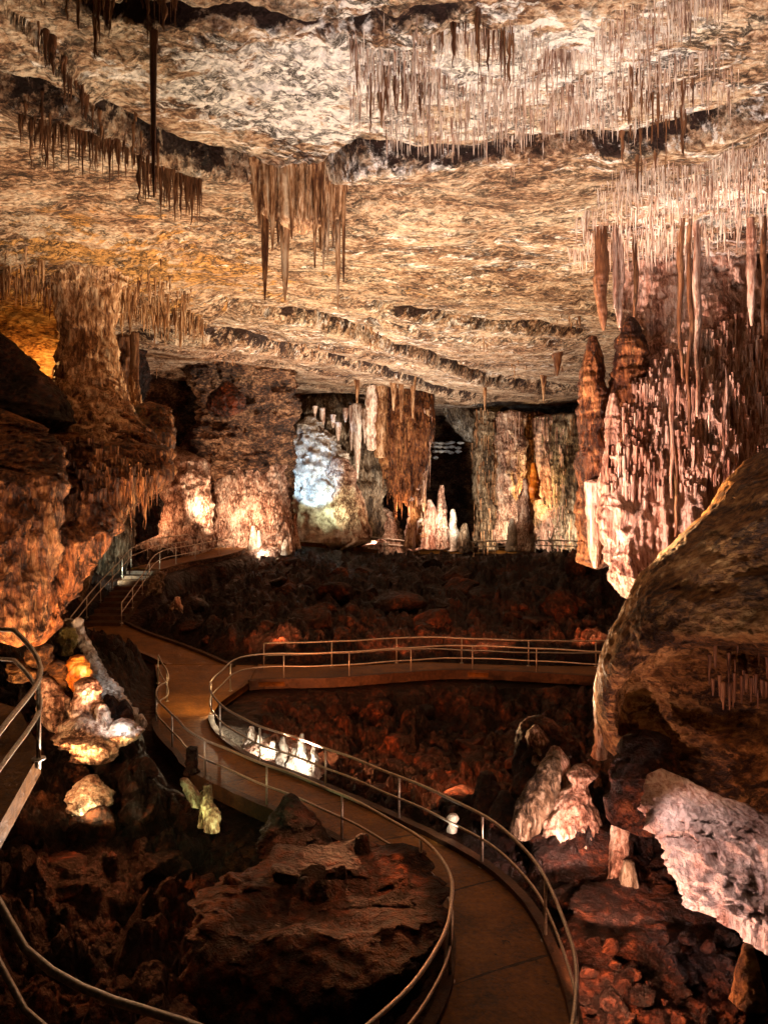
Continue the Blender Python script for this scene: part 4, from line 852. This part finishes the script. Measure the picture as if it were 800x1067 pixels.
spot('flood_or_fill_light', (1.6, 9.6, -.6), (1.2, 12.5, 16), 18000, (1, .84, .73), 112)
spot('flood_or_fill_light', (-3, 12.5, -.8), (-3, 13, 16), 7000, (1, .78, .58), 120)
spot('flood_or_fill_light', (2, 24, -.8), (2, 22, 16), 15000, (1, .76, .48), 130)
spot('flood_or_fill_light', (2.2, 5.2, -.6), (5.0, 14.5, 15.4), 16000, (1, .82, .72), 58)  # fill added near the viewpoint to brighten the pale straws
spot('flood_or_fill_light', (5.7, 17.6, 6.4), (9.4, 14.6, 7.0), 2300, (1, .52, .20), 105)
spot('flood_or_fill_light', (-2, 36, 1.6), (0, 37, 16), 14000, WARM, 140)
spot('flood_or_fill_light', (1, 50, 2.2), (1, 52, 16), 13000, PALE, 140)
spot('flood_or_fill_light', (6, 64, 1.2), (6, 68, 14), 8000, PALE, 140)
bulb('alcove_lamp', P(30, 382, 28.4), 300, (1, .46, .12), .03)
# right wall
spot('flood_or_fill_light', (-2.6, 18.8, .9), (9.0, 24, 8.8), 5200, (1, .58, .46), 55)
spot('flood_or_fill_light', (-3.4, 19.4, .9), (11.5, 23, 13.0), 20000, (1, .64, .50), 40)  # second spot added to brighten the upper right wall
spot('flood_or_fill_light', (.6, 21.5, .6), (7.5, 15.5, 6.8), 2200, (1, .52, .22), 55)
spot('flood_or_fill_light', (-7, 8, 0), (5, 15, 15.6), 6500, (1, .82, .70), 58)  # fill added at near left for side light on the straws
# left mass
spot('flood_or_fill_light', (-8.2, 14.5, .8), (-11, 22, 8.0), 2600, (1, .50, .22), 80)
spot('flood_or_fill_light', (-6.2, 9.9, 4.75), (-10.5, 22, 9.6), 2600, (1, .60, .34), 62)  # fill added on the landing to light the mass from the front
spot('flood_or_fill_light', (-6.9, 18.6, 2.2), (-9.6, 19.5, 5.2), 420, (1, .55, .30), 110)
# rocks behind the walkway, blue formation, far columns
def away(name, loc, power, col, up_=.35, side=0, ang=165, size=.03):
    loc = np.array(loc, float); return spot(name, loc, loc + (side, 1, up_), power, col, ang, .4, size)
away('walkway_lamp', P(218, 532, 52.3), 800, (1, .66, .42))
away('walkway_lamp', P(156, 540, 51), 300, (1, .5, .25))
away('walkway_lamp', P(266, 545, 53.2), 700, (1, .62, .38))
away('blue_lamp', P(322, 536, 57.5), 4200, (.42, .70, 1), .45, 0, 45)
away('alcove_lamp', P(352, 530, 61), 350, (.9, 1, .6), .5)
away('alcove_lamp', P(390, 566, 69), 600, PINK)
away('alcove_lamp', P(556, 518, 74), 1000, (1, .62, .2))
away('alcove_lamp', P(520, 555, 72), 1100, (1, .74, .5))
away('alcove_lamp', P(590, 560, 72), 1100, (1, .80, .58))
away('alcove_lamp', P(448, 558, 67), 500, (1, .6, .4))
away('alcove_lamp', P(415, 535, 61), 500, (1, .6, .3), 1)
away('alcove_lamp', P(475, 470, 78), 300, COOL)
away('alcove_lamp', P(275, 574, 53.5), 160, PALE)
away('alcove_lamp', P(118, 600, 43.5), 260, (.85, .95, .75), .3, -.1)
bulb('alcove_lamp', P(240, 430, 46), 160, (1, .3, .08), .03)
# close groups
away('path_lamp', (-3.42, 20.9, .10), 75, PALE, .2)
away('path_lamp', (-2.4, 19.8, .12), 75, PALE, .2)
away('path_lamp', P(224, 868, 15.1), 40, (.85, 1, .42))
away('path_lamp', P(200, 850, 15.7), 9, (.75, 1, .35))
away('path_lamp', P(50, 800, 15.8), 260, (1, .56, .24), .3, -.1)
away('path_lamp', P(120, 754, 18.0), 36, (.9, .95, 1), .25)
away('path_lamp', P(92, 700, 19.6), 22, (.9, .95, 1), .35)
away('path_lamp', P(92, 850, 16.6), 40, (1, .8, .4))
away('path_lamp', P(468, 866, 15.6), 14, PALE)
away('flood_or_fill_light', P(590, 885, 14.4), 300, (1, .55, .42))
away('flood_or_fill_light', P(640, 950, 12.9), 130, (1, .55, .38), .3, .2)
spot('flood_or_fill_light', P(672, 796, 13.0), P(790, 880, 12.3), 90, (1, .66, .60), 120, .5, .03)  # fill added under the boulder to graze the pale slope
spot('flood_or_fill_light', P(655, 1000, 10.9), P(750, 890, 12.6), 300, (1, .64, .58), 100, .5, .03)
away('path_lamp', P(600, 806, 17.0), 8, (1, .7, .5))
away('path_lamp', P(775, 790, 12.6), 45, (1, .5, .25), .4)
spot('flood_or_fill_light', (-5.5, 24.9, .3), (-4.9, 20, -.2), 90, (1, .72, .42), 120, .5, .03)
# added fill spots, no fixtures: dull red glow over the broken floor
for x_ in (-4.5, .5, 4.5, 9): spot('flood_or_fill_light', (x_, 32.1, 1.1), (x_, 46, 2.2), 750, RED, 140)
spot('flood_or_fill_light', (-3.2, 22.4, .5), (3, 27, -1), 1500, RED, 150)
spot('flood_or_fill_light', (1.5, 18.6, .4), (4, 23, -.5), 900, RED, 150)
spot('flood_or_fill_light', (-6.2, 16.6, 1.2), (-5, 12, -1.6), 260, RED, 130)
spot('flood_or_fill_light', (.7, 13.6, 1.7), (-3, 11.6, .3), 120, (1, .32, .11), 130)
spot('flood_or_fill_light', (-.9, 15.9, 1.5), (-3.2, 12, .2), 120, (1, .36, .14), 130)
spot('flood_or_fill_light', (3.1, 11.0, .5), (5.6, 12.5, -.8), 460, (1, .42, .22), 150)
spot('flood_or_fill_light', (-6.2, 24.6, 1.5), (-6.5, 27, 0), 160, (1, .6, .25), 150)

# world: no daylight underground
w = bpy.data.worlds.new('World'); scene.world = w; w.use_nodes = True
w.node_tree.nodes['Background'].inputs[0].default_value = (.5, .25, .12, 1); w.node_tree.nodes['Background'].inputs[1].default_value = .008

# ------------------------------------------------------------------ camera and render settings
cam = bpy.data.cameras.new('camera'); co = bpy.data.objects.new('camera', cam); COL.objects.link(co)
co.location = (0, 0, CZ); co.rotation_euler = (math.pi / 2, 0, 0)
cam.sensor_fit = 'VERTICAL'; cam.sensor_height = 36; cam.lens = 36 * F / 1067; cam.shift_y = -(533.5 - HY) / 1067
cam.clip_start = .05; cam.clip_end = 400
scene.camera = co
scene.view_settings.view_transform = 'Standard'; scene.view_settings.look = 'None'
scene.view_settings.exposure = 0.55; scene.view_settings.gamma = 1
scene.render.engine = 'CYCLES'
cy = scene.cycles
cy.use_denoising = True; cy.max_bounces = 4; cy.diffuse_bounces = 3; cy.glossy_bounces = 2; cy.transmission_bounces = 2
cy.sample_clamp_indirect = 6; cy.use_adaptive_sampling = True; cy.adaptive_threshold = .02
cy.caustics_reflective = False; cy.caustics_refractive = False
